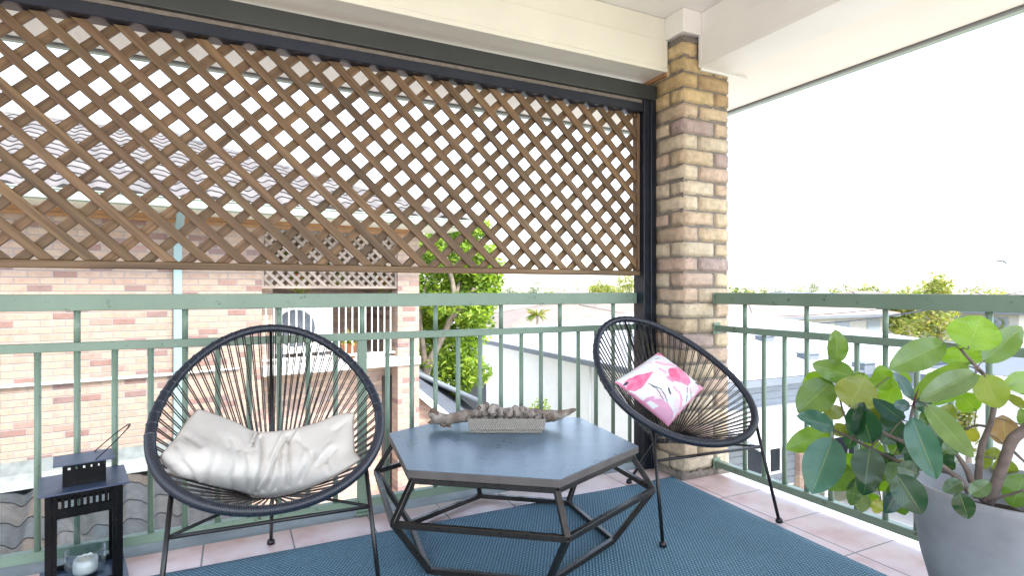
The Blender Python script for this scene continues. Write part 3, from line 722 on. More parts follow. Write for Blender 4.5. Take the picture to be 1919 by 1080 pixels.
# ================================================================== TABLE
TC = Vector((1.052, 2.175, 0)); A0 = math.atan2(-.000472, .000623)
def hexv(Rr, z, k): a = A0+k*PI/3; return TC+Vector((Rr*math.cos(a), Rr*math.sin(a), z))
tb = thing('coffee_table', TC, 'hexagonal coffee table with stone top tinted blue for reflected sky on a geometric steel frame', 'table')
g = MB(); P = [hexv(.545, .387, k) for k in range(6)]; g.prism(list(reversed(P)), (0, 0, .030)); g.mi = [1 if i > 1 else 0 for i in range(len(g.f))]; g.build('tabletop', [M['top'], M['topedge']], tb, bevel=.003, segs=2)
HT = [hexv(.520, .374, k) for k in range(6)]; HM = [hexv(.604, .242, k) for k in range(6)]; HF = [hexv(.443, .021, k) for k in range(6)]
for ring in (HT, HM, HF):
    g = MB()
    for k in range(6): g.bar(ring[k], ring[(k+1) % 6], .021, .021)
    g.build('frame_ring', M['steel'], tb, bevel=.002)
for k in range(6):
    g = MB(); g.bar(HT[k]-Vector((0, 0, .004)), HM[k], .021, .021, up=(HT[k]-TC)); g.bar(HM[k], HF[k], .021, .021, up=(HT[k]-TC)); g.build('leg', M['steel'], tb, bevel=.002)

# tray, driftwood, pods
TZ = .4175
tcn = atz(950, 813.5, TZ)+FV*.055; tcn.z = TZ
TR = Matrix.Translation(tcn) @ Matrix.Rotation(-YAW+R(.5), 4, 'Z')
ty = thing('tray', tcn, 'oblong grey woven tray at the middle of the table', 'tray', rz=-YAW)
g = MB()
def ringrect(a, b, z): return [Vector((-a, -b, z)), Vector((a, -b, z)), Vector((a, b, z)), Vector((-a, b, z))]
lv = [(.155, .048, .0), (.158, .051, .004), (.160, .052, .014), (.168, .058, .017), (.173, .062, .064), (.173, .062, .067), (.167, .056, .067), (.158, .048, .012)]
vs = []; fs = []
for a, b, z in lv: vs += ringrect(a, b, z)
for i in range(len(lv)-1):
    for k in range(4): fs.append((i*4+k, i*4+(k+1) % 4, i*4+4+(k+1) % 4, i*4+4+k))
fs += [(3, 2, 1, 0), tuple(range(len(lv)*4-4, len(lv)*4))]
g.add(vs, fs); me = g.mesh('tray_body'); o = bpy.data.objects.new('tray_body', me); COL.objects.link(o); me.materials.append(M['tray']); o.parent = ty; o.location = (0, 0, 0)
b_ = o.modifiers.new('bevel', 'BEVEL'); b_.width = .002; b_.segments = 2
dw = thing('driftwood', atz(950, 806, TZ), 'gnarled grey driftwood branch lying behind the tray on the table', 'driftwood')
dp = [(806, 782, 2.60, .012), (812, 779, 2.60, .024), (820, 784, 2.60, .029), (838, 787, 2.60, .027), (860, 782, 2.61, .026), (885, 780, 2.62, .028), (930, 778, 2.64, .030), (990, 778, 2.65, .030), (1030, 780, 2.64, .029), (1052, 777, 2.62, .021), (1068, 772, 2.61, .013), (1081, 768, 2.60, .005)]
pp = cat_rom([atd(a, b, d) for a, b, d, r in dp], 9); rr = []
for i in range(len(dp)-1): rr += [dp[i][3]+(dp[i+1][3]-dp[i][3])*k/9 for k in range(9)]
rr.append(dp[-1][3]); g = MB(); g.tube(pp, rr, 20)
for q in g.v:
    n_ = noise.noise(q*38)*.006+noise.noise(Vector((q.x*30, q.y*30, q.z*160)))*.004; k = min(range(len(pp)), key=lambda i: (pp[i]-q).length_squared)
    dd = (q-pp[k]); q += dd.normalized()*n_ if dd.length > .001 else Vector()
g.c = [lerp3((.20, .155, .125), (.42, .38, .34), max(0, min(1, .5+1.2*noise.noise(Vector(sum((g.v[i] for i in f), Vector())/len(f))*24)))) for f in g.f]
g.build('trunk', M['pod'], dw)
for (a, b, d, r_, sx, sy) in ((812, 771, 2.59, .013, 1, 1), (808, 792, 2.585, .010, 1.2, .8), (818, 775, 2.585, .012, 1, 1), (832, 797, 2.59, .013, 1.2, .8), (842, 800, 2.59, .008, 1.4, .6)):
    g = MB(); g.ell(atd(a, b, d), (r_*sx, r_, r_*sy), (.20, .14, .11), 12, 8, None, .5, 2.5); g.build('knot', M['pod'], dw)
# dried seed pods heaped in the tray
def podmesh(sd_):
    mb = MB(); rs = random.Random(sd_); L = .017+rs.random()*.004; r_ = .0115+rs.random()*.002; prof = []
    for i in range(13):
        t = i/12; z = (t-.5)*2*L; q = r_*math.sqrt(max(0, 1-(abs(t-.45)*1.75)**2.4))+.0008
        if t > .86: q = r_*.52
        prof.append((q if i else .0005, z))
    mb.lathe(prof[:-1], (0, 0, 0), 14, (.27+sd_*.006, .23+sd_*.006, .20+sd_*.006)); o_ = len(mb.v)
    mb.lathe([(r_*.50, L*.78), (r_*.50, L*.90), (r_*.36, L*.94), (r_*.22, L*.80), (.0006, L*.62)], (0, 0, 0), 14, (.09, .068, .055))
    for v in mb.v: v += Vector((noise.noise(v*140+Vector((sd_, 0, 0))), noise.noise(v*140+Vector((0, sd_, 0))), noise.noise(v*140+Vector((0, 0, sd_)))))*.0022
    me = mb.mesh('pod_mesh'); me.materials.append(M['pod']); return me
pm = [podmesh(i*3.7+1) for i in range(5)]; rp = random.Random(5); lay = []
for i in range(9): lay.append((-.138+i*.0345, -.026, .036))
for i in range(9): lay.append((-.140+i*.035, .022, .038))
for i in range(6): lay.append((-.135+i*.036, -.006, .062))
lay += [(-.115, -.01, .084), (-.092, .004, .092), (-.07, -.012, .082), (-.104, .018, .078), (.035, -.004, .072), (.075, -.006, .076), (.012, .002, .066), (.118, -.008, .060), (-.05, .014, .078), (-.025, -.008, .070)]
for (x, y, z) in lay:
    o = bpy.data.objects.new('seed_pod', rp.choice(pm)); COL.objects.link(o)
    z = z+.008+(.012 if z > .055 else 0); q = TR @ Vector((x+rp.uniform(-.004, .004), y+rp.uniform(-.004, .004), z)); o.location = q
    o.rotation_euler = (rp.uniform(30, 110)*PI/180 if rp.random() < .75 else rp.uniform(-15, 15)*PI/180, rp.uniform(-.4, .4), rp.uniform(-1.1, 1.1)-YAW); s_ = rp.uniform(1.1, 1.45); o.scale = (s_,)*3
    tag(o, 'small brown dried seed pod topping the left of the heap in the tray' if (z > .08 and x < 0) else 'small brown dried seed pod topping the right of the heap in the tray' if z > .07 else 'dried seed pod in the front row of the heap in the tray' if y < -.015 else 'dried seed pod at the back of the tray against the driftwood', 'seed pod', 'dried seed pods heaped in the tray')

# ================================================================== LANTERN
LC = Vector((-.489, 2.527, 0)); LR = R(12.2)
LT = Matrix.Translation(LC) @ Matrix.Rotation(LR, 4, 'Z')
ln = thing('lantern', LC, 'black metal box lantern with slotted top standing on the floor by the railing', 'lantern', rz=LR)
def lbox(mb, a, b): mb.box(a, b, (1, 1, 1), LT)
g = MB(); lbox(g, (-.128, -.128, .006), (.128, .128, .016)); g.build('base_plate', M['lroof'], ln, bevel=.0015)
g = MB()
for sx in (-1, 1):
    for sy in (-1, 1): lbox(g, (sx*.085-.008, sy*.085-.008, 0), (sx*.085+.008, sy*.085+.008, .006))
g.build('foot', M['lantern'], ln)
hb = .109
for a in range(4):
    RT = LT @ Matrix.Rotation(a*PI/2, 4, 'Z'); g = MB()
    def bb(a_, b_): g.box(a_, b_, (1, 1, 1), RT)
    y0, y1 = -hb, -hb+.006
    bb((-hb, y0, .0165), (-hb+.019, y0+.019, .360))               # corner post
    bb((-hb+.0195, y0+.004, .0165), (-.078, y1+.006, .360)); bb((.078, y0+.004, .0165), (hb-.0195, y1+.006, .360))
    bb((-.0775, y0+.004, .272), (.0775, y1+.006, .306)); bb((-.0775, y0+.004, .343), (.0775, y1+.006, .360)); bb((-.0775, y0+.004, .0165), (.0775, y1+.006, .036))
    for i in range(10): x = -.0775+i*.155/9; bb((x-.0045, y0+.0045, .3065), (x+.0045, y1+.0055, .3425))
    g.build('side_frame', M['lantern'], ln, bevel=.0008)
    if a != 0:
        g = MB(); bb((-.0775, y0+.008, .0365), (.0775, y0+.010, .2715)); g.build('glass_pane', M['pane'], ln)
g = MB(); lbox(g, (-.128, -.128, .3605), (.128, .128, .3665)); g.build('roof_plate', M['lroof'], ln, bevel=.001)
g = MB(); hc = .062
for a in range(4):
    RT = LT @ Matrix.Rotation(a*PI/2, 4, 'Z')
    g.box((-hc, -hc, .367), (hc-.004, -hc+.004, .424 if a == 0 else .388), (1, 1, 1), RT); g.box((-hc, -hc, .433), (hc-.004, -hc+.004, .444), (1, 1, 1), RT)
    for i in range(6):
        x = -hc+.002+i*.0215; g.box((x, -hc+.0003, .4242 if a == 0 else .3882), (min(x+.0125, hc-.0045), -hc+.0037, .4328), (1, 1, 1), RT)
g.build('cupola', M['lantern'], ln)
g = MB(); lbox(g, (-.088, -.080, .4445), (.088, .080, .4485)); g.build('cupola_roof', M['lroof'], ln, bevel=.0008)
g = MB(); hp = []
for i in range(25):
    t = -PI/2+PI*i/24; w_ = math.cos(t); hp.append(LT @ Vector((.030+.105*w_**.8, .062*math.sin(t), .447+.098*w_**.8)))
g.tube(hp, .0019, 6); g.tube([q+Vector((.004, 0, .003)) for q in hp[8:17]], .0019, 6); g.build('handle', M['lantern'], ln)
gl = thing('candle_glass', LT @ Vector((0, 0, .017)), 'clear glass cylinder around a white candle inside the lantern', 'candle holder')
cc = LT @ Vector((.004, .012, .0172))
g = MB(); g.lathe([(.058, 0), (.062, .004), (.063, .090), (.0605, .090), (.0595, .008), (.001, .006)], cc, 40); g.build('glass', M['glass'], gl)
cd = thing('candle', cc+Vector((0, 0, .009)), 'short white candle with a melted rim inside the lantern glass', 'candle')
g = MB(); rc = random.Random(2); seg = 40; prof = [(.036, 0), (.038, .010), (.037, .040), (.034, .052), (.029, .050), (.027, .044)]; vs = []; fs = []
for r_, z in prof:
    for k in range(seg):
        a = 2*PI*k/seg; hz = (.008*noise.noise(Vector((math.cos(a)*2.2, math.sin(a)*2.2, 3))) if z > .03 else 0); vs.append(cc+Vector((r_*math.cos(a), r_*math.sin(a), .009+z+hz)))
for i in range(len(prof)-1):
    for k in range(seg): k2 = (k+1) % seg; fs.append((i*seg+k, i*seg+k2, (i+1)*seg+k2, (i+1)*seg+k))
fs.append(tuple(range(seg-1, -1, -1))); g.add(vs, fs, smooth=True); g.build('wax_shell', M['waxw'], cd)
g = MB(); g.ell(cc+Vector((0, 0, .050)), (.028, .028, .010), seg=24, rings=8, ns=.1); g.build('wax_top', M['wax'], cd)
g = MB(); g.tube([cc+Vector((0, 0, .058)), cc+Vector((.001, .001, .066))], .0009, 6); g.build('wick', M['black'], cd)

# ================================================================== POTTED RUBBER PLANT
PC = Vector((2.128, .880, 0)); PR = .248
pt = thing('potted_plant', PC, 'rubber plant with big oval green leaves in a round grey pot', 'potted plant')
g = MB(); g.lathe([(.150, 0), (.158, .006), (.166, .03), (.196, .12), (.222, .22), (.240, .33), (PR, .43), (PR+.001, .448), (PR-.002, .452), (PR-.010, .452), (PR-.013, .44), (.205, .30), (.195, .29)], PC, 72); g.build('pot', M['pot'], pt)
g = MB(); vs = [PC+Vector((0, 0, .335))]; fs = []
for r_i in range(1, 9):
    for k in range(36):
        a = 2*PI*k/36; q = Vector((.216*r_i/8*math.cos(a), .216*r_i/8*math.sin(a), .33)); q.z += .02*noise.noise(q*30+Vector((0, 0, 2))); vs.append(PC+q)
for k in range(36): fs.append((0, 1+k, 1+(k+1) % 36))
for r_i in range(7):
    for k in range(36): a, b = 1+r_i*36+k, 1+r_i*36+(k+1) % 36; fs.append((a, a+36, b+36, b))
g.add(vs, fs, smooth=True); g.build('soil', M['soil'], pt)
STEMS = [ # px, py, depth, radius
    [(1832, 935, 1.74, .011), (1835, 880, 1.75, .010), (1841, 835, 1.76, .009), (1858, 790, 1.77, .0078), (1864, 745, 1.77, .008), (1852, 712, 1.77, .007), (1832, 690, 1.77, .006), (1801, 655, 1.77, .004)],
    [(1848, 945, 1.70, .018), (1868, 905, 1.69, .0155), (1884, 860, 1.68, .0145), (1898, 825, 1.67, .015), (1922, 805, 1.66, .015), (1960, 770, 1.65, .012)],
    [(1818, 925, 1.72, .010), (1800, 900, 1.74, .009), (1775, 884, 1.78, .008), (1735, 880, 1.82, .0075), (1690, 868, 1.87, .007), (1640, 845, 1.92, .006), (1600, 824, 1.96, .005), (1557, 804, 1.99, .004)],
    [(1812, 915, 1.72, .009), (1772, 878, 1.74, .007), (1728, 850, 1.78, .006), (1690, 828, 1.82, .0055), (1645, 802, 1.88, .005), (1622, 745, 1.93, .003)],
    [(1722, 848, 1.76, .006), (1708, 830, 1.76, .005), (1707, 790, 1.76, .0048), (1713, 758, 1.76, .004), (1721, 730, 1.76, .001)],
    [(1822, 905, 1.74, .010), (1812, 880, 1.75, .008), (1795, 855, 1.76, .006), (1775, 835, 1.78, .004)],
    [(1852, 940, 1.66, .004), (1885, 930, 1.62, .0035), (1925, 918, 1.58, .003)],
    [(1850, 800, 1.77, .004), (1830, 798, 1.80, .0035), (1808, 806, 1.82, .003)],
    [(1730, 880, 1.82, .004), (1690, 884, 1.86, .0035), (1640, 884, 1.92, .003)],
    [(1898, 845, 1.68, .004), (1930, 875, 1.64, .003)],
    [(1602, 824, 1.96, .004), (1580, 770, 1.98, .0035), (1569, 715, 2.00, .003), (1568, 690, 2.0, .002)]]
g = MB(); SP = []
for s_ in STEMS:
    q = cat_rom([atd(a, b, d) for a, b, d, r in s_], 6); rr = []
    for i in range(len(s_)-1): rr += [s_[i][3]+(s_[i+1][3]-s_[i][3])*k/6 for k in range(6)]
    rr.append(s_[-1][3]); rr = [x*(1+.12*noise.noise(p_*60)) for x, p_ in zip(rr, q)]
    g.tube(q, rr, 10); SP += q
STEM = g
LT_, BR, DK, TL, YL, BN = (.105, .19, .038), (.16, .28, .028), (.022, .072, .034), (.035, .12, .090), (.28, .27, .05), (.24, .15, .10)
OL = (.17, .20, .05); MD = (.075, .14, .05)
LV = [ # base px, tip px, apparent width px, colour, depth, roll, fold, dtip
 (1570,680,1568,622,34,LT_,2.00,20,.5,-.02),(1602,708,1528,684,40,LT_,1.98,0,.3,.0),(1560,715,1500,770,56,LT_,1.99,0,.15,-.03),(1545,702,1507,722,28,BR,2.05,0,.2,0),
 (1592,764,1620,710,68,(.22,.25,.04),1.90,0,.12,-.02),(1667,708,1624,724,24,BR,1.97,20,.3,0),(1664,732,1650,688,36,BR,2.05,0,.2,0),(1660,762,1676,722,38,BR,2.08,0,.1,0),
 (1562,801,1500,780,34,TL,1.95,30,.6,-.03),(1554,809,1479,840,40,BR,2.02,0,.15,0),(1562,821,1524,921,66,TL,1.92,0,.45,-.04),(1600,880,1545,911,46,LT_,2.02,0,.2,0),
 (1600,818,1614,758,34,DK,1.90,30,.7,-.03),(1634,832,1613,766,46,DK,1.88,0,.3,-.02),(1631,840,1622,905,52,(.04,.085,.05),1.87,0,.35,-.03),(1637,856,1620,928,40,DK,1.90,15,.3,0),
 (1605,897,1597,948,24,MD,1.99,15,.3,0),(1617,923,1615,960,26,(.16,.2,.12),2.02,0,.3,0),(1642,888,1633,921,20,BR,2.03,0,.1,0),(1690,789,1655,829,44,DK,1.88,0,.2,0),
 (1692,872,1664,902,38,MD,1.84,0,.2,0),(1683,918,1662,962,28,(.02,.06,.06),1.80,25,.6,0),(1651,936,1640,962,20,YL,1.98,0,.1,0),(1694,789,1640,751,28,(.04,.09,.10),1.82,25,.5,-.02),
 (1664,795,1634,768,38,OL,1.97,0,.2,0),(1583,772,1546,775,26,OL,2.03,0,.2,0),(1583,817,1568,795,28,OL,2.0,0,.2,0),(1771,643,1676,688,52,LT_,1.80,0,.15,-.03),
 (1814,655,1838,595,76,BR,1.74,0,.12,-.02),(1842,679,1919,612,44,LT_,1.78,10,.25,.03),(1803,686,1800,650,66,BR,1.84,0,.05,0),(1814,681,1714,745,36,BR,1.80,20,.3,-.04),
 (1830,699,1736,744,44,(.13,.2,.08),1.72,10,.5,-.04),(1816,708,1747,756,34,BR,1.78,0,.2,0),(1845,702,1872,764,50,(.2,.27,.04),1.74,0,.15,-.02),(1843,706,1825,722,30,BR,1.80,0,.1,0),
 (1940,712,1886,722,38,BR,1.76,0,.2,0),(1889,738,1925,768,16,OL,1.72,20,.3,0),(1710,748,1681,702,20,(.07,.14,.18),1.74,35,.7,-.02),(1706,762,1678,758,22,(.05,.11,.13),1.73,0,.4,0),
 (1715,766,1746,754,26,(.03,.08,.06),1.75,0,.3,0),(1735,758,1823,855,38,LT_,1.66,10,.2,-.03),(1709,783,1753,894,50,TL,1.62,0,.5,-.05),(1681,889,1727,962,52,DK,1.58,0,.35,-.04),
 (1724,890,1684,876,36,(.03,.075,.045),1.60,0,.3,0),(1798,924,1815,972,34,(.02,.05,.02),1.46,0,.3,-.01),(1818,929,1856,904,28,MD,1.52,0,.3,0),(1804,902,1771,921,26,(.05,.1,.04),1.58,0,.3,0),
 (1886,836,1880,782,44,BN,1.76,0,.1,0),(1812,802,1829,829,24,YL,1.82,0,.1,0),(1796,832,1768,846,26,MD,1.74,0,.2,0),(1922,890,1897,948,48,LT_,1.66,0,.15,0),
 (1864,862,1864,840,24,OL,1.78,0,.1,0),(1733,860,1708,828,28,OL,1.80,0,.2,0),(1935,805,1914,770,26,LT_,1.74,0,.2,0),(1843,880,1845,846,24,OL,1.80,0,.1,0),
 (1672,905,1697,968,34,LT_,1.92,0,.2,0),(1641,890,1656,922,30,BR,2.04,0,.1,0),(1745,765,1768,800,30,BR,1.86,0,.2,0),(1760,800,1785,760,30,OL,1.90,0,.2,0),
 (1700,840,1720,880,28,DK,1.78,20,.4,0),(1650,850,1675,878,30,DK,1.94,0,.3,0),(1630,790,1655,760,26,MD,1.99,0,.2,0),(1680,730,1700,700,30,BR,2.0,0,.2,0),
 (1700,812,1672,850,34,LT_,1.92,0,.2,0),(1585,850,1600,880,30,BR,2.06,0,.2,0),(1745,840,1770,815,28,DK,1.86,0,.3,0),(1760,860,1790,880,26,(.03,.07,.03),1.82,0,.3,0),(1605,790,1590,840,26,DK,2.0,20,.4,0),
 (1720,800,1690,850,36,DK,1.84,0,.3,0),(1760,770,1730,800,34,MD,1.88,0,.3,0),(1780,840,1750,875,34,DK,1.80,0,.3,0),(1700,860,1690,915,38,BR,1.98,0,.2,0),(1620,700,1600,730,36,BR,2.06,0,.1,0),(1740,700,1775,740,44,BR,1.95,0,.1,0),(1650,830,1620,860,34,BR,2.04,0,.1,0),(1830,770,1800,740,40,BR,1.92,0,.1,0),(1870,860,1900,900,34,OL,1.9,0,.2,0),(1780,790,1745,830,40,(.04,.09,.05),1.84,10,.3,0),
 (1660,860,1640,905,30,LT_,2.0,0,.2,0),(1625,930,1650,950,26,BR,2.05,0,.1,0),(1655,800,1690,760,30,DK,1.93,0,.3,0),(1900,700,1950,740,40,LT_,1.9,0,.2,0)]
g = MB(); pg = MB(); rl_ = random.Random(9)
for (bx, by, tx, tyy, wpx, col, d, roll, fold, dt) in LV:
    B_, T_ = atd(bx, by, d), atd(tx, tyy, d+dt); ax = T_-B_; L = ax.length; ax.normalize(); view = (EYE-(B_+T_)/2).normalized()
    wv = ax.cross(view).normalized(); nr = wv.cross(ax).normalized()
    if nr.dot(view) < 0: nr = -nr
    rt = Matrix.Rotation(R(roll*rl_.choice((-1, 1))), 3, ax); wv = rt @ wv; nr = rt @ nr
    hw = 1.08*wpx/2/CF*d/max(.5, math.cos(R(roll))); L *= 1.05; nu, nv = 14, 8; vs = []; uvs = []; fs = []; bend = L*rl_.uniform(.04, .13); wav = rl_.uniform(0, 9); cupd = fold*.55
    for i in range(nu+1):
        q = i/nu; wq = hw*(max(0, math.sin(PI*min(1, q**.88))))**.62 if 0 < q < 1 else hw*.02
        if q > .93: wq *= 1-(q-.93)/.07*.75
        for j in range(nv+1):
            s_ = (j/nv-.5)*2; side = abs(s_)
            p_ = B_+ax*(L*q)+wv*(wq*s_*math.cos(cupd*side))+nr*(wq*side*math.sin(cupd)*.9)-nr*(bend*(q*q-.15*q))
            p_ += nr*(.0025*math.sin(q*9+wav)*side+.0015*math.sin(q*23+wav*2)*side*side)
            vs.append(p_); uvs.append((q*L*4, s_))
    for i in range(nu):
        for j in range(nv): k = i*(nv+1)+j; fs.append((k, k+1, k+nv+2, k+nv+1))
    kk = rl_.uniform(.88, 1.12); g.add(vs, fs, mul(col, kk), uvs, True)
    st = min(SP, key=lambda s_: (s_-B_).length)
    if (st-B_).length < .16: STEM.tube(cat_rom([st, st.lerp(B_, .55)+Vector((0, 0, .004)), B_, B_+ax*.01], 4), .0019, 6)
g.build('foliage', M['leaf'], pt); STEM.build('stems', M['bark'], pt)
g = MB(); g.tube([atd(1712, 762, 1.755), atd(1716, 745, 1.755), atd(1722, 728, 1.755)], [.0035, .003, .0006], 8, col=(1, 1, 1)); g.build('red_bud', paint('dark_red_bud', (.10, .012, .03), .4, .1), pt)

# ================================================================== NEIGHBOURING APARTMENT HOUSE
ND = Vector((.9896, .1440, 0)).normalized(); NN = Vector((-ND.y, ND.x, 0)); N0 = Vector((-2.46, 8.57, 0))
NROT = math.atan2(ND.y, ND.x)
def nb(t, y, z): return N0+ND*t+NN*y+Vector((0, 0, z))
def nt_of(px, y=0.0):          # t of the point of plane y seen at column px
    r = ray(px, CYH); r.z = 0; k = (N0+NN*y).dot(NN)/r.dot(NN); return (r*k-N0).dot(ND)
NT = Matrix.Translation(N0) @ Matrix.Rotation(NROT, 4, 'Z')
nh = thing('apartment_building', nb(2, 2, GZ), 'pale pink brick apartment house with wavy tiled roof beyond the railing', 'building')
nh.rotation_euler = (0, 0, NROT)
def npart(mb, name, mat, parent=None, **k):
    """mesh given in the building's own frame"""
    me = mb.mesh(name); o = bpy.data.objects.new(name, me); COL.objects.link(o)
    for mm in (mat if isinstance(mat, (list, tuple)) else [mat]): me.materials.append(mm)
    o.matrix_world = NT
    if parent is not None: o.parent = parent; o.matrix_parent_inverse = parent_world(parent).inverted()
    if k.get('bevel'): b = o.modifiers.new('bevel', 'BEVEL'); b.width = k['bevel']; b.segments = 1; b.limit_method = 'ANGLE'
    return o
def nmat(parent_o):  # world matrix of building-frame things
    return NT
tB0, tB1, tC = nt_of(491), nt_of(746), nt_of(786)
EZ = 2.10; FLZ = -.06
g = MB(); g.box((-6, 0, GZ), (tB0, .25, EZ)); npart(g, 'wall', M['nbrick'], nh)
g = MB(); g.box((tB1, 0, FLZ-.16), (tC, .25, EZ)); npart(g, 'pier', M['nbrick'], nh)
g = MB(); g.box((tB1, 0, GZ), (tC, .25, FLZ-.161)); npart(g, 'pier', M['nbrick'], nh)
g = MB(); g.box((tC-.25, .251, GZ), (tC, 8, EZ)); npart(g, 'side_wall', M['nbrick'], nh)
g = MB(); g.box((tB0, 1.9, FLZ), (tC-.251, 2.1, EZ)); npart(g, 'balcony_rear_wall', M['dbrick'], nh)
g = MB(); g.box((tB0-.001, .26, FLZ), (tB0+.2, 1.89, EZ)); npart(g, 'balcony_side_wall', M['dbrick'], nh)
g = MB(); g.box((tB0+.002, -.03, FLZ-.155), (tB1-.002, 1.9, FLZ)); g.box((tB1, -.035, FLZ-.155), (tC+.02, -.001, FLZ-.02)); npart(g, 'balcony_slab', M['white'], nh, bevel=.01)
g = MB(); g.box((tB0, .5, GZ), (tC-.252, .7, FLZ-.16)); npart(g, 'lower_wall', M['dbrick'], nh)
g = MB(); tD = nt_of(716, .5); g.box((tD, .46, GZ), (tD+.24, .499, -.45)); npart(g, 'dark_doorway', M['topedge'], nh)
g = MB(); g.box((-6, -.62, EZ-.03), (tC+.62, .4, EZ-.005)); npart(g, 'eaves_lining', M['cream'], nh)
g = MB(); g.box((-6, -.008, EZ-.09), (tC, .0, EZ-.031)); g.box((-6, -.022, EZ-.14), (tC, -.0085, EZ-.10)); npart(g, 'frieze_board', M['timber'], nh)
g = MB(); g.box((-6, -.72, EZ-.02), (tC+.72, -.621, EZ+.10)); g.box((-6, -.735, EZ+.085), (tC+.735, -.7205, EZ+.105)); npart(g, 'gutter', M['gutterg'], nh, bevel=.01)
# downpipe with elbow
tp = nt_of(333); g = MB(); g.box((tp-.05, -.075, GZ), (tp+.05, -.004, EZ-.36)); g.bar((tp, -.04, EZ-.38), (tp, -.66, EZ-.03), .09, .07); npart(g, 'downpipe', M['pipe'], nh, bevel=.008)
g = MB(); g.tube([(-5.9, -.03, -.095), (tp-.06, -.03, -.075)], .022, 8); g.tube([(tp+.06, -.03, -.073), (tB0-.3, -.03, -.06)], .016, 8); npart(g, 'conduit', M['white'], nh)
# wavy tiled roof
def tile_roof(x0, x1f, y0, z0, rise, run, ncourse, cols, wave=.30, amp=.019, seg=.03, seed=1, lip=.026):
    """courses climb from (y0,z0); x1f(course) = right end; each course laps over the one below"""
    mb = MB(); rt = random.Random(seed)
    for k in range(ncourse):
        xa, xb = x0, x1f(k); n = max(2, int((xb-xa)/seg)); 
        if xb <= xa: break
        rows = []
        for (fr_, up) in ((0, 0.0), (0, lip), (1.12, .004)):
            row = []
            for i in range(n+1):
                x = xa+(xb-xa)*i/n; ph = 2*PI*(x/wave)+ (0.0)
                wv_ = amp*math.sin(ph)+amp*.35*math.sin(2*ph+.7)
                jit = .004*noise.noise(Vector((math.floor(x/wave), k, seed)))
                row.append(Vector((x, y0+run*(k+fr_)/1.0+jit*3, z0+rise*(k+fr_)+up+wv_*(1 if fr_ == 0 or True else 1))))
            rows.append(row)
        vs = rows[0]+rows[1]+rows[2]; fs = []; cl = []
        for a in range(2):
            for i in range(n):
                fs.append((a*(n+1)+i, a*(n+1)+i+1, (a+1)*(n+1)+i+1, (a+1)*(n+1)+i))
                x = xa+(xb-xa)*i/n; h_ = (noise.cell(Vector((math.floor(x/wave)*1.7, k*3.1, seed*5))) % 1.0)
                base = cols[int(h_*len(cols)) % len(cols)]; cl.append(mul(base, .15 if a == 0 else 1))  # lip faces coloured dark to draw the shadow line under each course
        mb.add(vs, fs, cl, None, True)
    return mb
RC = [(.17, .155, .15), (.145, .135, .13), (.19, .175, .165), (.16, .148, .145)]
tE = tC+.70; rn, rs = .296, .125
nC = 14
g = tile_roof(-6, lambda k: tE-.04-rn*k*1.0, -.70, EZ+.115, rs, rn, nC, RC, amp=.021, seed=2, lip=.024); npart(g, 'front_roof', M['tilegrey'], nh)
g = MB(); ry = -.70+rn*nC; rz_ = EZ+.115+rs*nC; rx = tE-rn*nC
g.tube([(-6, ry, rz_+.02), (rx, ry, rz_+.02)], .10, 10, col=(.42, .40, .38)); g.tube([(rx, ry, rz_+.02), (tE-.02, -.70, EZ+.14)], .085, 10, col=(.40, .38, .36)); npart(g, 'ridge_capping', M['tilegrey'], nh)
g = MB(); g.add([(tE, -.70, EZ+.10), (tE, ry*2+.7, EZ+.10), (rx, ry, rz_)], [(0, 1, 2)], (.4, .38, .36)); g.add([(-6, ry, rz_), (rx, ry, rz_), (tE, ry*2+.7, EZ+.1), (-6, ry*2+.7, EZ+.1)], [(0, 1, 2, 3)], (.4, .38, .36)); npart(g, 'rear_roof', M['tilegrey'], nh)
# lower skirt roof on this side of the wall
RC2 = [(.048, .055, .060), (.038, .045, .05), (.058, .058, .058), (.05, .052, .052), (.042, .044, .048), (.068, .060, .052)]
tS = nt_of(455, -.5)
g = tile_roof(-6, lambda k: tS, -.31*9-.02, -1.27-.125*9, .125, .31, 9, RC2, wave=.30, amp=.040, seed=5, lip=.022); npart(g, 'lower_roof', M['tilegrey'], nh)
g = MB(); g.add([(-6, -.012, -.98), (tS, -.012, -.98), (tS, -.02, -1.14), (-6, -.02, -1.14)], [(3, 2, 1, 0)]); g.add([(-6, -.02, -1.14), (tS, -.02, -1.14), (tS, -.20, -1.275), (-6, -.20, -1.275)], [(3, 2, 1, 0)]); npart(g, 'roof_flashing', M['cement'], nh)
g = MB(); g.box((tS-.12, -2.8, GZ), (tS-.02, -.01, -2.5)); g.prism([(tS-.03, -2.8, -2.48), (tS-.03, -.02, -1.40), (tS-.03, -.02, -2.48)], (.012, 0, 0)); npart(g, 'lower_roof_gable', M['nbrick'], nh)

# trellis in the neighbour's balcony
def nthing(name, t, y, z, label, cat, group=None):
    o = thing(name, nb(t, y, z), label, cat, group, NROT); return o
tr_ = nthing('balcony_trellis', (tB0+tB1)/2, .05, 1.1, "weathered grey brown trellis across the neighbour's balcony opening", 'trellis')
rg2 = random.Random(8); rect = (tB0+.03, tB1-.03, 1.115, EZ-.12)
npart(slats(1, tB0, .05, .012, .045, .155, rect, None, rg2), 'front_slats', M['oldlattice'], tr_)
npart(slats(-1, tB0+.07, .064, .012, .045, .155, rect, None, rg2), 'rear_slats', M['oldlattice'], tr_)
g = MB(); g.box((tB0+.002, .03, 1.075), (tB1-.002, .09, 1.114)); g.box((tB0+.002, .03, 1.1145), (tB0+.035, .09, EZ-.06)); g.box((tB1-.035, .03, 1.1145), (tB1-.002, .09, EZ-.06)); npart(g, 'frame', M['oldlattice'], tr_)
wr = nthing('balcony_railing', (tB0+tB1)/2, .1, FLZ, "white picket railing of the neighbour's balcony", 'railing')
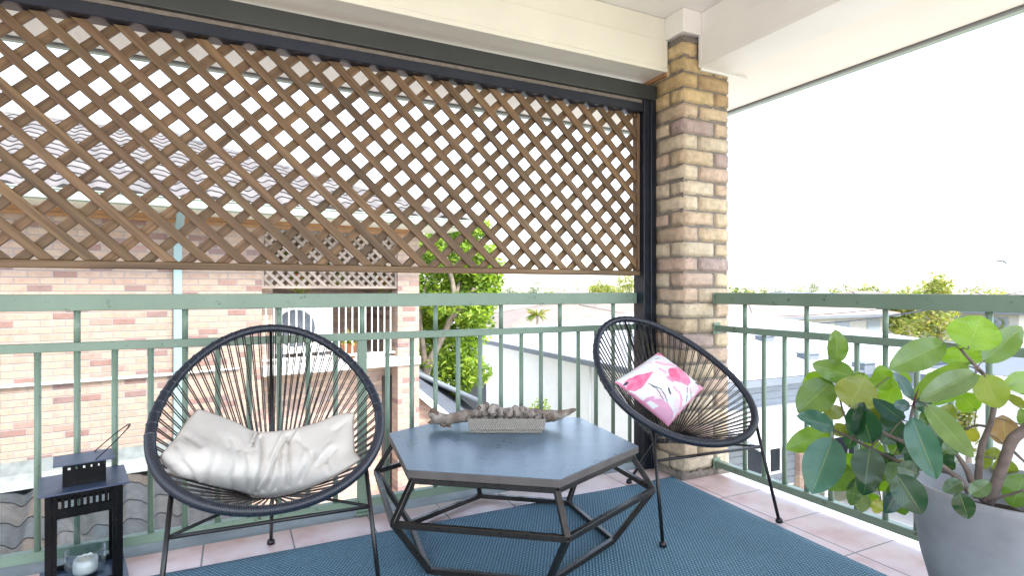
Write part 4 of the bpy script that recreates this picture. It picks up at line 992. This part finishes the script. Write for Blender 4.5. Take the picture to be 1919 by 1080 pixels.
g = MB(); g.box((tB0+.002, .10, .87), (tB1-.002, .14, .91)); npart(g, 'top_rail', M['white'], wr)
g = MB(); g.box((tB0+.002, .10, FLZ+.05), (tB1-.002, .14, FLZ+.085)); npart(g, 'bottom_rail', M['white'], wr)
nbal = 19
for i in range(nbal):
    x = tB0+.08+(tB1-tB0-.16)*i/(nbal-1); g = MB(); g.box((x-.009, .112, FLZ+.0855), (x+.009, .128, .8695)); npart(g, 'baluster', M['white'], wr)
# air conditioner
a0, a1 = nt_of(517, .5), nt_of(624, .5)
ac = nthing('air_conditioner', (a0+a1)/2, .7, FLZ, "white air conditioner unit on the neighbour's balcony", 'air conditioner')
g = MB(); g.box((a0, .50, FLZ+.10), (a1, .85, FLZ+.92)); npart(g, 'casing', M['white'], ac, bevel=.02)
fc = ((a0*.66+a1*.34), .497, FLZ+.50)
g = MB()
for k in range(9):
    r_ = .035+k*.032; g.tube([(fc[0]+r_*math.cos(2*PI*i/28), .490, fc[2]+r_*math.sin(2*PI*i/28)) for i in range(28)], .004, 5, closed=True)
for k in range(12):
    a = 2*PI*k/12; g.tube([(fc[0], .492, fc[2]), (fc[0]+.30*math.cos(a), .492, fc[2]+.30*math.sin(a))], .004, 5)
npart(g, 'fan_grille', M['greywall'], ac)
g = MB(); g.tube([(fc[0], .4985, fc[2]), (fc[0], .4945, fc[2])], .295, 36); npart(g, 'fan_opening', M['paleboard'], ac)
g = MB(); g.box((a0+.1, .55, FLZ+.0005), (a0+.16, .8, FLZ+.099)); g.box((a1-.16, .55, FLZ+.0005), (a1-.1, .8, FLZ+.099)); npart(g, 'foot', M['greywall'], ac)

# ------------------------------------------------------------------ leaves and trees
def leafcloud(mb, blobs, n, size, cols, rt, fill=.55):
    """many small leaf quads spread through blobs (centre, radii); uneven outline from noise"""
    tot = sum(b[1][0]*b[1][1]*b[1][2] for b in blobs)
    for c_, r_ in blobs:
        m = int(n*r_[0]*r_[1]*r_[2]/tot)+1; c_ = Vector(c_)
        for _ in range(m):
            while 1:
                q = Vector((rt.uniform(-1, 1), rt.uniform(-1, 1), rt.uniform(-1, 1)))
                if q.length > 1: continue
                if q.length < fill and rt.random() < .6: continue
                break
            p_ = c_+Vector((q.x*r_[0], q.y*r_[1], q.z*r_[2]))*(1+.22*noise.noise(q*2.4+c_))
            if noise.noise(p_*(1.1/size*.12)+c_*.3) < -.28: continue
            a = Vector((rt.gauss(0, 1), rt.gauss(0, 1), rt.gauss(0, .7))).normalized(); b = a.cross(Vector((rt.gauss(0, 1), rt.gauss(0, 1), rt.gauss(0, 1)))).normalized()
            s_ = size*rt.uniform(.6, 1.3); col = mul(rt.choice(cols), rt.uniform(.8, 1.2)); nrm_ = a.cross(b)
            mb.add([p_-a*s_, p_-b*s_*.42+nrm_*s_*.1, p_+a*s_, p_+b*s_*.42+nrm_*s_*.1], [(0, 1, 2, 3)], col)
def crown_mesh(blobs, n, size, cols, seed):
    mb = MB(); leafcloud(mb, blobs, n, size, cols, random.Random(seed)); return mb
GRN = [(.22, .33, .035), (.29, .40, .05), (.16, .26, .035), (.36, .44, .06), (.09, .16, .03), (.26, .36, .04)]
# bright tree beside the neighbour's corner
rt = random.Random(21); D0 = 14.5
blobs = []
for _ in range(40):
    px, py = rt.uniform(775, 905), rt.uniform(425, 690)
    if abs(px-(800+(700-py)*.42)) < 9 and 590 < py < 700: continue
    if px > 890 and py > 620: continue
    blobs.append((atd(px, py, D0+rt.uniform(-1.0, 1.6)), (rt.uniform(.42, .75), rt.uniform(.42, .75), rt.uniform(.32, .55))))
blobs += [(atd(px, py, D0-.6), (.5, .5, .36)) for px, py in ((905, 455), (912, 500), (905, 560), (895, 600), (870, 690), (862, 650), (885, 700), (850, 720), (800, 500), (880, 430), (835, 440))]
t1 = thing('tree', atz(800, 1100, GZ), 'bright green leafy tree growing past the corner of the brick building', 'tree')
t1.location = (atd(800, 720, D0).x, atd(800, 720, D0).y, GZ)
crown_mesh(blobs, 38000, .078, GRN, 4).build('crown', M['tleaf'], t1)
b0 = Vector(t1.location); g = MB()
g.tube(cat_rom([b0, b0+Vector((0, 0, 1.4)), atd(798, 705, D0-.9), atd(818, 655, D0-1.0), atd(842, 605, D0-1.0), atd(853, 560, D0-.9), atd(870, 500, D0)], 6), [.14-.0028*i for i in range(37)], 10)
for L_ in ([(800, 700), (792, 640), (788, 590), (800, 520)], [(845, 600), (870, 575), (890, 540)], [(848, 590), (850, 540), (835, 480)], [(853, 570), (866, 585), (884, 590)]):
    g.tube(cat_rom([atd(a, b, D0-.9) for a, b in L_], 5), [.085-.0035*i for i in range((len(L_)-1)*5+1)], 8)
g.build('trunk', M['bark2'], t1)

# slate roofed garage past the corner (roof slopes down to the right)
ga = thing('garage', atd(800, 760, 12.5), 'slate roofed brick garage with white barge board below the tree', 'garage')
ga.location.z = GZ
A_, B_, C_ = atd(770, 722, 11.0), atd(905, 836, 11.0), atd(770, 860, 11.0)
back = Vector((1.2, 3.6, 0)).normalized()*3.2
g = MB(); g.prism([A_+Vector((0, 0, -.02)), B_+Vector((0, 0, -.02)), Vector((B_.x, B_.y, GZ)), Vector((A_.x, A_.y, GZ))], back); g.build('wall', M['dbrick'], ga)
g = MB(); e_ = (B_-A_).normalized(); g.prism([A_-e_*.3-back*.03, B_+e_*.3-back*.03, B_+e_*.3+back*1.03, A_-e_*.3+back*1.03], (0, 0, .06)); g.build('roof', M['slate'], ga)
up_ = Vector((0, 0, 1)); g = MB(); g.prism([A_-e_*.3-back*.045+up_*.09, B_+e_*.32-back*.045+up_*.09, B_+e_*.32-back*.045-up_*.07, A_-e_*.3-back*.045-up_*.07], back*.012); g.build('barge_board', M['white'], ga)
g = MB(); g.tube([A_-back*0+up_*.1+back*.35, atd(897, 752, 13.2)], .06, 8); g.build('roof_capping', M['greywall'], ga)
g = MB(); g.add([A_+up_*.062+back*.36, atd(900, 756, 13.3), atd(903, 758, 15.5), atd(770, 690, 15.0)], [(0, 1, 2, 3)]); g.build('rear_roof', M['slate'], ga)

# ------------------------------------------------------------------ white houses
def hip_house(name, label, x0, x1, y0, y1, ez, rz, wallm, roofm, over=.45, z0=GZ, cat='house', windows=(), gutter=M['greywall'], rib=True):
    h = thing(name, ((x0+x1)/2, (y0+y1)/2, z0), label, cat)
    g = MB(); g.box((x0+over, y0+over, z0), (x1-over, y1-over, ez+.05)); g.build('wall', wallm, h)
    w2 = min(x1-x0, y1-y0)/2
    if x1-x0 > y1-y0: a, b = Vector((x0+w2, (y0+y1)/2, rz)), Vector((x1-w2, (y0+y1)/2, rz))
    else: a, b = Vector(((x0+x1)/2, y0+w2, rz)), Vector(((x0+x1)/2, y1-w2, rz))
    c = [Vector((x0, y0, ez+.1)), Vector((x1, y0, ez+.1)), Vector((x1, y1, ez+.1)), Vector((x0, y1, ez+.1))]
    fs = [(c[0], c[1], b, a), (c[1], c[2], b), (c[2], c[3], a, b), (c[3], c[0], a)] if x1-x0 > y1-y0 else [(c[0], c[1], a), (c[1], c[2], b, a), (c[2], c[3], b), (c[3], c[0], a, b)]
    g = MB()
    for f in fs: g.add([Vector(p) for p in f], [tuple(range(len(f)))])
    g.add(c, [(3, 2, 1, 0)])
    ro = g.build('roof', roofm, h)
    g = MB()
    for p, q in ((a, b), (c[0], a if x1-x0 > y1-y0 else a), (c[1], b if x1-x0 > y1-y0 else a), (c[2], b), (c[3], a if x1-x0 > y1-y0 else b)):
        if (p-q).length > .1: g.tube([p, q], .07, 6)
    g.build('ridge_capping', roofm, ro)
    if windows:
        for i in range(windows):
            t = (i+.5)/windows; x = x0+over+(x1-x0-2*over)*t; y = y0+over+(y1-y0-2*over)*t
            g = MB(); g.box((x-.6, y0+over-.03, ez-1.35), (x+.6, y0+over-.005, ez-.25)); g.build('window', M['paleboard'], h)
            g = MB(); g.box((x0+over-.03, y-.5, ez-1.35), (x0+over-.005, y+.5, ez-.25)); g.build('window', M['paleboard'], h)
    g = MB()
    for p, q in zip(c, c[1:]+c[:1]): g.bar(p-Vector((0, 0, .08)), q-Vector((0, 0, .08)), .12, .13)
    g.build('gutter', gutter, h)
    return h
wh = hip_house('white_house', 'white walled house with broad pale metal roof beyond the pillar', 8.15, 19.5, 8.0, 20.5, -.85, .42, M['white'], M['metalroof'])
# front of the white house: weatherboards, verandah, window, door
g = MB()
for i in range(14): z = -3.2+i*.16; g.box((8.75, 8.42+.0, z), (19, 8.449, z+.15))
g.build('weatherboards', M['paleboard'], wh, bevel=.01)
g = MB(); g.prism([(8.3, 8.41, -1.42), (8.3, 7.0, -1.72), (8.3, 7.0, -1.80), (8.3, 8.41, -1.50)], (7.5, 0, 0)); g.build('verandah_roof', M['metalroof'], wh)
for i in range(5): g = MB(); x = 8.6+i*1.75; g.box((x, 7.10, GZ+.035), (x+.1, 7.2, -1.74)); g.build('verandah_post', M['white'], wh)
for x in (9.5, 12.3):
    g = MB(); g.box((x, 8.36, -2.9), (x+1.1, 8.418, -1.75)); f_ = g.build('window', M['white'], wh)
    g = MB(); g.box((x+.07, 8.350, -2.83), (x+.52, 8.3595, -1.82)); g.box((x+.58, 8.350, -2.83), (x+1.03, 8.3595, -1.82)); g.build('pane', M['dark'], f_)
g = MB(); g.box((11.1, 8.3, GZ), (11.7, 8.415, -1.6)); g.build('chimney_breast', M['dbrick'], wh)
for (px, py) in ((1522, 674), (1627, 692), (1440, 640)):
    r = ray(px, py); k = 8.0
    while k < 40 and (EYE+r*k).z > -.75+((EYE+r*k).y-8.0)/5.675*1.17: k += .02
    q = EYE+r*k; g = MB(); g.box((q.x-.2, q.y-.05, q.z-.12), (q.x+.2, q.y+.25, q.z+.12)); g.box((q.x-.23, q.y-.08, q.z+.121), (q.x+.23, q.y+.28, q.z+.15)); v_ = g.build('roof_vent', M['greywall'], wh, bevel=.01)
    t_ = (y-8.0)/6.0; z = -.75+t_*(.42+.75); g = MB(); g.box((x, y, z-.1), (x+.34, y+.3, z+.16)); v_ = g.build('roof_vent', M['greywall'], wh, bevel=.02)
g = MB(); g.box((8.58, 9.6, -3.3), (8.598, 9.9, -.95)); g.tube([(8.53, 12.6, GZ), (8.53, 12.6, -.9)], .035, 8); g.build('downpipe', M['white'], wh)
# grey gable of the shed at its far end
sh = hip_house('shed', 'pale shed with small window behind the bright green tree', 5.2, 9.3, 21.5, 27, -.7, .25, M['white'], M['metalroof'])
g = MB(); q = atd(907, 690, 23.0); g.box((5.60, 23, -2.5), (5.648, 24.2, -1.7)); g.build('window', M['dark'], sh)
rh = hip_house('grey_roof_house', 'grey roofed house with white gutters behind the rubber plant', 12.5, 26, -4.5, 6.6, -.60, 1.02, M['white'], M['greywall'], gutter=M['white'])
FARH = [('pale house with faded red roof far behind the pillar', 20, 32, 33, 42, -1.2, .35, M['redroof']), ('low cream house with weathered roof far beyond the white shed', 9, 20, 36, 44, -1.4, .1, M['redroof']),
        ('distant white roofed house at the skyline', 30, 44, 46, 55, -1.2, .5, M['metalroof']), ('distant white roofed house beside the far palms', 14, 26, 52, 60, -1.0, .6, M['metalroof']),
        ('far grey roofed house right of the rubber plant', 40, 55, 10, 22, -1.0, .8, M['greywall'])]
def far_at(px, d, wx, wy): q = atd(px, CYH, d); return q.x-wx/2, q.x+wx/2, q.y-wy/2, q.y+wy/2
FARH = []
for lb, px, d, wx, wy, ez, rz, m_ in (
    ('long faded red roofed house just right of the brick pillar', 1445, 34, 12, 8, -.45, .55, M['redroof']), ('buff roofed house left of the small palm', 965, 42, 11, 8, -.9, .25, M['redroof']),
    ('pale roofed house behind the small palm', 1048, 36, 12, 9, -1.2, .05, M['buffroof']), ('buff roofed house just left of the black post', 1165, 44, 12, 9, -.7, .5, M['buffroof']),
    ('grey roofed house under the round skyline tree', 1535, 46, 12, 9, -.3, .75, M['greywall']), ('buff roofed house left of the broad yellow green tree', 1620, 60, 14, 10, -.5, .85, M['buffroof']),
    ('far low grey roof between pillar and round skyline tree', 1480, 66, 16, 10, -.6, .7, M['greywall']), ('red roofed house right of the highest yellow green tree', 1850, 40, 12, 9, -.4, .9, M['redroof']),
    ('very distant red roof in the middle of the gap under the lattice', 1085, 70, 14, 9, -.4, .8, M['redroof'])):
    FARH.append((lb, *far_at(px, d, wx, wy), ez, rz, m_))
for lb, a, b, c_, d, e, f, m_ in FARH: hip_house('house', lb, a, b, c_, d, e, f, M['farwall'], m_, windows=4)

# tree-like things far off
def tree(name, px, py_top, py_bot, d, wpx, label, cols, n=900, size=None, cat='tree', group='trees along the skyline', seed=1, loose=1):
    rt = random.Random(seed); s_ = d/CF; base = atd(px, CYH, d); t = thing(name, (base.x, base.y, GZ), label, cat, group)
    W2 = wpx*s_/2; zt, zb = CH+(CYH-py_top)*s_, CH+(CYH-py_bot)*s_; H = zt-zb; bl = []
    for _ in range(14):
        a = rt.uniform(0, 2*PI); r_ = rt.uniform(0, .62)*W2; z = zb+H*rt.uniform(.22, .82)
        bl.append((Vector((base.x+r_*math.cos(a), base.y+r_*math.sin(a), z)), (W2*rt.uniform(.28, .5), W2*rt.uniform(.28, .5), H*rt.uniform(.14, .26))))
    crown_mesh(bl, n, size or max(.08, W2*.07), cols, seed).build('crown', M['tleaf'], t)
    g = MB(); c = Vector((base.x, base.y, GZ)); top = Vector((base.x, base.y, zb+H*.6)); g.tube([c, c.lerp(top, .5)+Vector((.1, 0, 0)), top], [W2*.10+.05, W2*.07+.04, .03], 7)
    for k in range(5):
        a = rt.uniform(0, 6.28); q = c.lerp(top, rt.uniform(.55, .85)); g.tube([q, q+Vector((math.cos(a)*W2*.5, math.sin(a)*W2*.5, H*.2))], [W2*.035+.02, .01], 5)
    g.build('trunk', M['bark2'], t); return t
YG = [(.25, .27, .06), (.30, .30, .09), (.20, .25, .05), (.36, .30, .12), (.16, .20, .05)]; GG = [(.12, .16, .09), (.16, .2, .12), (.09, .12, .08)]
tree('tree', 955, 524, 560, 90, 40, 'hazy grey tree on the skyline just right of the bright tree', GG, 500, seed=31)
tree('tree', 1000, 524, 562, 75, 44, 'small dark skyline tree left of the middle of the gap under the lattice', GG, 600, seed=32)
tree('tree', 1082, 519, 560, 80, 40, 'thin bare looking skyline tree under the lattice', [(.2, .18, .15), (.25, .22, .18)], 380, seed=33)
tree('tree', 1135, 527, 575, 55, 90, 'yellow green skyline tree near the black post', YG, 1300, seed=34)
tree('tree', 1180, 512, 575, 45, 70, 'taller olive tree against the black post', YG, 1300, seed=35)
tree('tree', 1400, 538, 600, 60, 110, 'low green tree just right of the brick pillar on the skyline', YG+GG, 1300, seed=36)
tree('tree', 1470, 540, 590, 75, 90, 'faint green tree between the pillar and the round skyline tree', GG, 900, seed=37)
tree('tree', 1523, 520, 590, 70, 44, 'round grey green tree standing alone on the skyline', GG, 900, seed=38)
tree('tree', 1700, 528, 640, 34, 130, 'broad yellow green tree above the right railing', YG, 2600, seed=39)
tree('tree', 1760, 517, 650, 30, 130, 'highest yellow green tree behind the right railing', YG, 2600, seed=40)
tree('tree', 1860, 536, 640, 36, 120, 'loose yellow green tree at the right edge of the view', YG, 1800, seed=41)
tree('bush', 1398, 592, 690, 22, 90, 'green garden bush against the pillar behind the white roof', YG, 2200, cat='bush', group='garden bushes', seed=42)
tree('bush', 1012, 742, 830, 14.5, 62, 'small green bush against the white wall behind the driftwood', GRN, 1400, size=.05, cat='bush', group='garden bushes', seed=43)
tree('bush', 1812, 740, 860, 10.5, 40, 'yellow green bush glimpsed through the rubber plant', YG, 900, size=.05, cat='bush', group='garden bushes', seed=45)
rsk = random.Random(77)
SK = ['first', 'second', 'third', 'fourth', 'fifth', 'sixth', 'seventh', 'eighth', 'ninth', 'tenth', 'eleventh', 'twelfth']
for i, px in enumerate((940, 975, 1025, 1050, 1110, 1160, 1365, 1430, 1500, 1570, 1625, 1820)):
    tree('tree', px, rsk.uniform(530, 538), 575, rsk.uniform(85, 130), rsk.uniform(50, 95), SK[i]+' from the left of the low faint trees far along the skyline', GG+YG, 420, seed=80+i)
# palm-like plant
pl = thing('palm', atd(1008, 600, 24), 'small spiky palm above the white roof', 'palm'); pl.location.z = GZ
q0 = atd(1008, 590, 24); g = MB(); g.tube([Vector((q0.x, q0.y, GZ)), q0], [.09, .06], 8); g.build('trunk', M['bark2'], pl); g = MB(); rt = random.Random(6)
for k in range(34):
    a = rt.uniform(0, 6.28); e = rt.uniform(-.4, 1.0); L_ = rt.uniform(.35, .75); dr = Vector((math.cos(a)*math.cos(e), math.sin(a)*math.cos(e), math.sin(e))); sd_ = dr.cross(Vector((0, 0, 1))).normalized()*.03
    m_ = q0+dr*L_*.6; g.add([q0-sd_*.4, q0+sd_*.4, m_+sd_, q0+dr*L_-Vector((0, 0, .15)), m_-sd_], [(0, 1, 2, 3, 4)], rt.choice(YG))
g.build('fronds', M['tleaf'], pl)
# plants on the neighbour's balcony
def pot_plant(px, z0, y, rad, hgt, label, cols, n, seed, size=.03, potc=M['terracotta']):
    t = nt_of(px, y); c = nb(t, y, z0); o = thing('flower_pot', c, label, 'flower pot', "flower pots on the neighbour's balcony")
    g = MB(); g.lathe([(rad*.7, 0), (rad, hgt), (rad*1.08, hgt), (rad*1.08, hgt*1.12), (rad*.9, hgt*1.12), (rad*.85, hgt*.9)], c, 20); g.build('pot', potc, o)
    g = MB(); rt = random.Random(seed); top = c+Vector((0, 0, hgt*1.1))
    for k in range(n):
        a = rt.uniform(0, 6.28); e = rt.uniform(.1, 1.4); L_ = rt.uniform(.6, 1.2)*hgt*1.3; dr = Vector((math.cos(a)*math.cos(e), math.sin(a)*math.cos(e), math.sin(e))); sd_ = dr.cross(Vector((0, 0, 1))).normalized()*size
        m_ = top+dr*L_*.6; g.add([top, m_+sd_, top+dr*L_-Vector((0, 0, L_*.25)), m_-sd_], [(0, 1, 2, 3)], rt.choice(cols))
    g.build('leaves', M['tleaf'], o)
pot_plant(655, FLZ+.001, .30, .13, .22, "spiky plant in a terracotta pot on the neighbour's balcony floor", YG, 60, 3)
for i, (px, z) in enumerate(((536, 1.72), (556, 1.5), (626, 1.62), (722, 1.45))):
    t = nt_of(px, .6); c = nb(t, .6, z-.25); hb_ = thing('hanging_plant', c, ["leftmost hanging plant behind the neighbour's trellis", "second hanging plant from the left behind the neighbour's trellis", "hanging plant behind the middle of the neighbour's trellis", "hanging plant behind the right end of the neighbour's trellis"][i], 'hanging plant', "hanging plants behind the neighbour's trellis")
    g = MB(); g.lathe([(.06, -.06), (.12, .06), (.125, .07), (.11, .07), (.1, .05)], c, 16); g.build('basket', M['terracotta'] if i % 2 else M['dark'], hb_)
    crown_mesh([(c+Vector((0, 0, .10)), (.24, .2, .2)), (c+Vector((.05, 0, -.12)), (.18, .15, .2))], 260, .035, YG+GRN, 50+i).build('leaves', M['tleaf'], hb_)
    g = MB(); g.tube([c+Vector((0, 0, .06)), Vector((c.x, c.y, EZ-.035))], .004, 5); g.build('hanger', M['dark'], hb_)

# overhead wires and street lamp
for a, b, lb in ((atd(1380, 602, 22), atd(1760, 577, 14), 'thin overhead power line crossing in front of the white roof'), (atd(1330, 590, 30), atd(1700, 573, 24), 'fainter overhead power line just under the top rail'), (atd(1780, 552, 30), atd(1960, 536, 22), 'overhead power line above the right railing')):
    P = [a.lerp(b, i/16)-Vector((0, 0, .25*4*(i/16)*(1-i/16))) for i in range(17)]; g = MB(); g.tube(P, .02, 5); o = g.build('power_line', M['dark']); tag(o, lb, 'power line', 'overhead power lines')
sp = thing('street_lamp', atd(1888, 543, 40), 'slender street lamp rising above the trees at right', 'street lamp'); sp.location.z = GZ
q = atd(1888, 543, 40); g = MB(); g.tube([(q.x, q.y, GZ), (q.x, q.y, CH+1.5), tuple(atd(1885, 490, 40))], [.06, .045, .03], 8); g.build('pole', M['white'], sp)
g = MB(); g.tube([atd(1887, 494, 40), atd(1880, 489, 40), atd(1869, 489, 40)], [.05, .11, .05], 8); g.build('lamp_head', M['greywall'], sp)
# corrugated fence far between tree and shed
fe = thing('fence', atd(885, 745, 15.5), 'pale corrugated fence behind the garage roof', 'fence'); fe.location.z = GZ
g = MB(); a, b = atd(860, 720, 16.5), atd(912, 720, 16.5); a.z = b.z = 0; nS = 60; vs = []; n_ = (b-a).cross(Vector((0, 0, 1))).normalized()
for i in range(nS+1):
    p_ = a.lerp(b, i/nS)+n_*.02*(1 if i % 2 else -1); vs += [Vector((p_.x, p_.y, GZ)), Vector((p_.x, p_.y, -1.55))]
g.add(vs, [(2*i, 2*i+2, 2*i+3, 2*i+1) for i in range(nS)]); g.build('sheet', M['greywall'], fe)
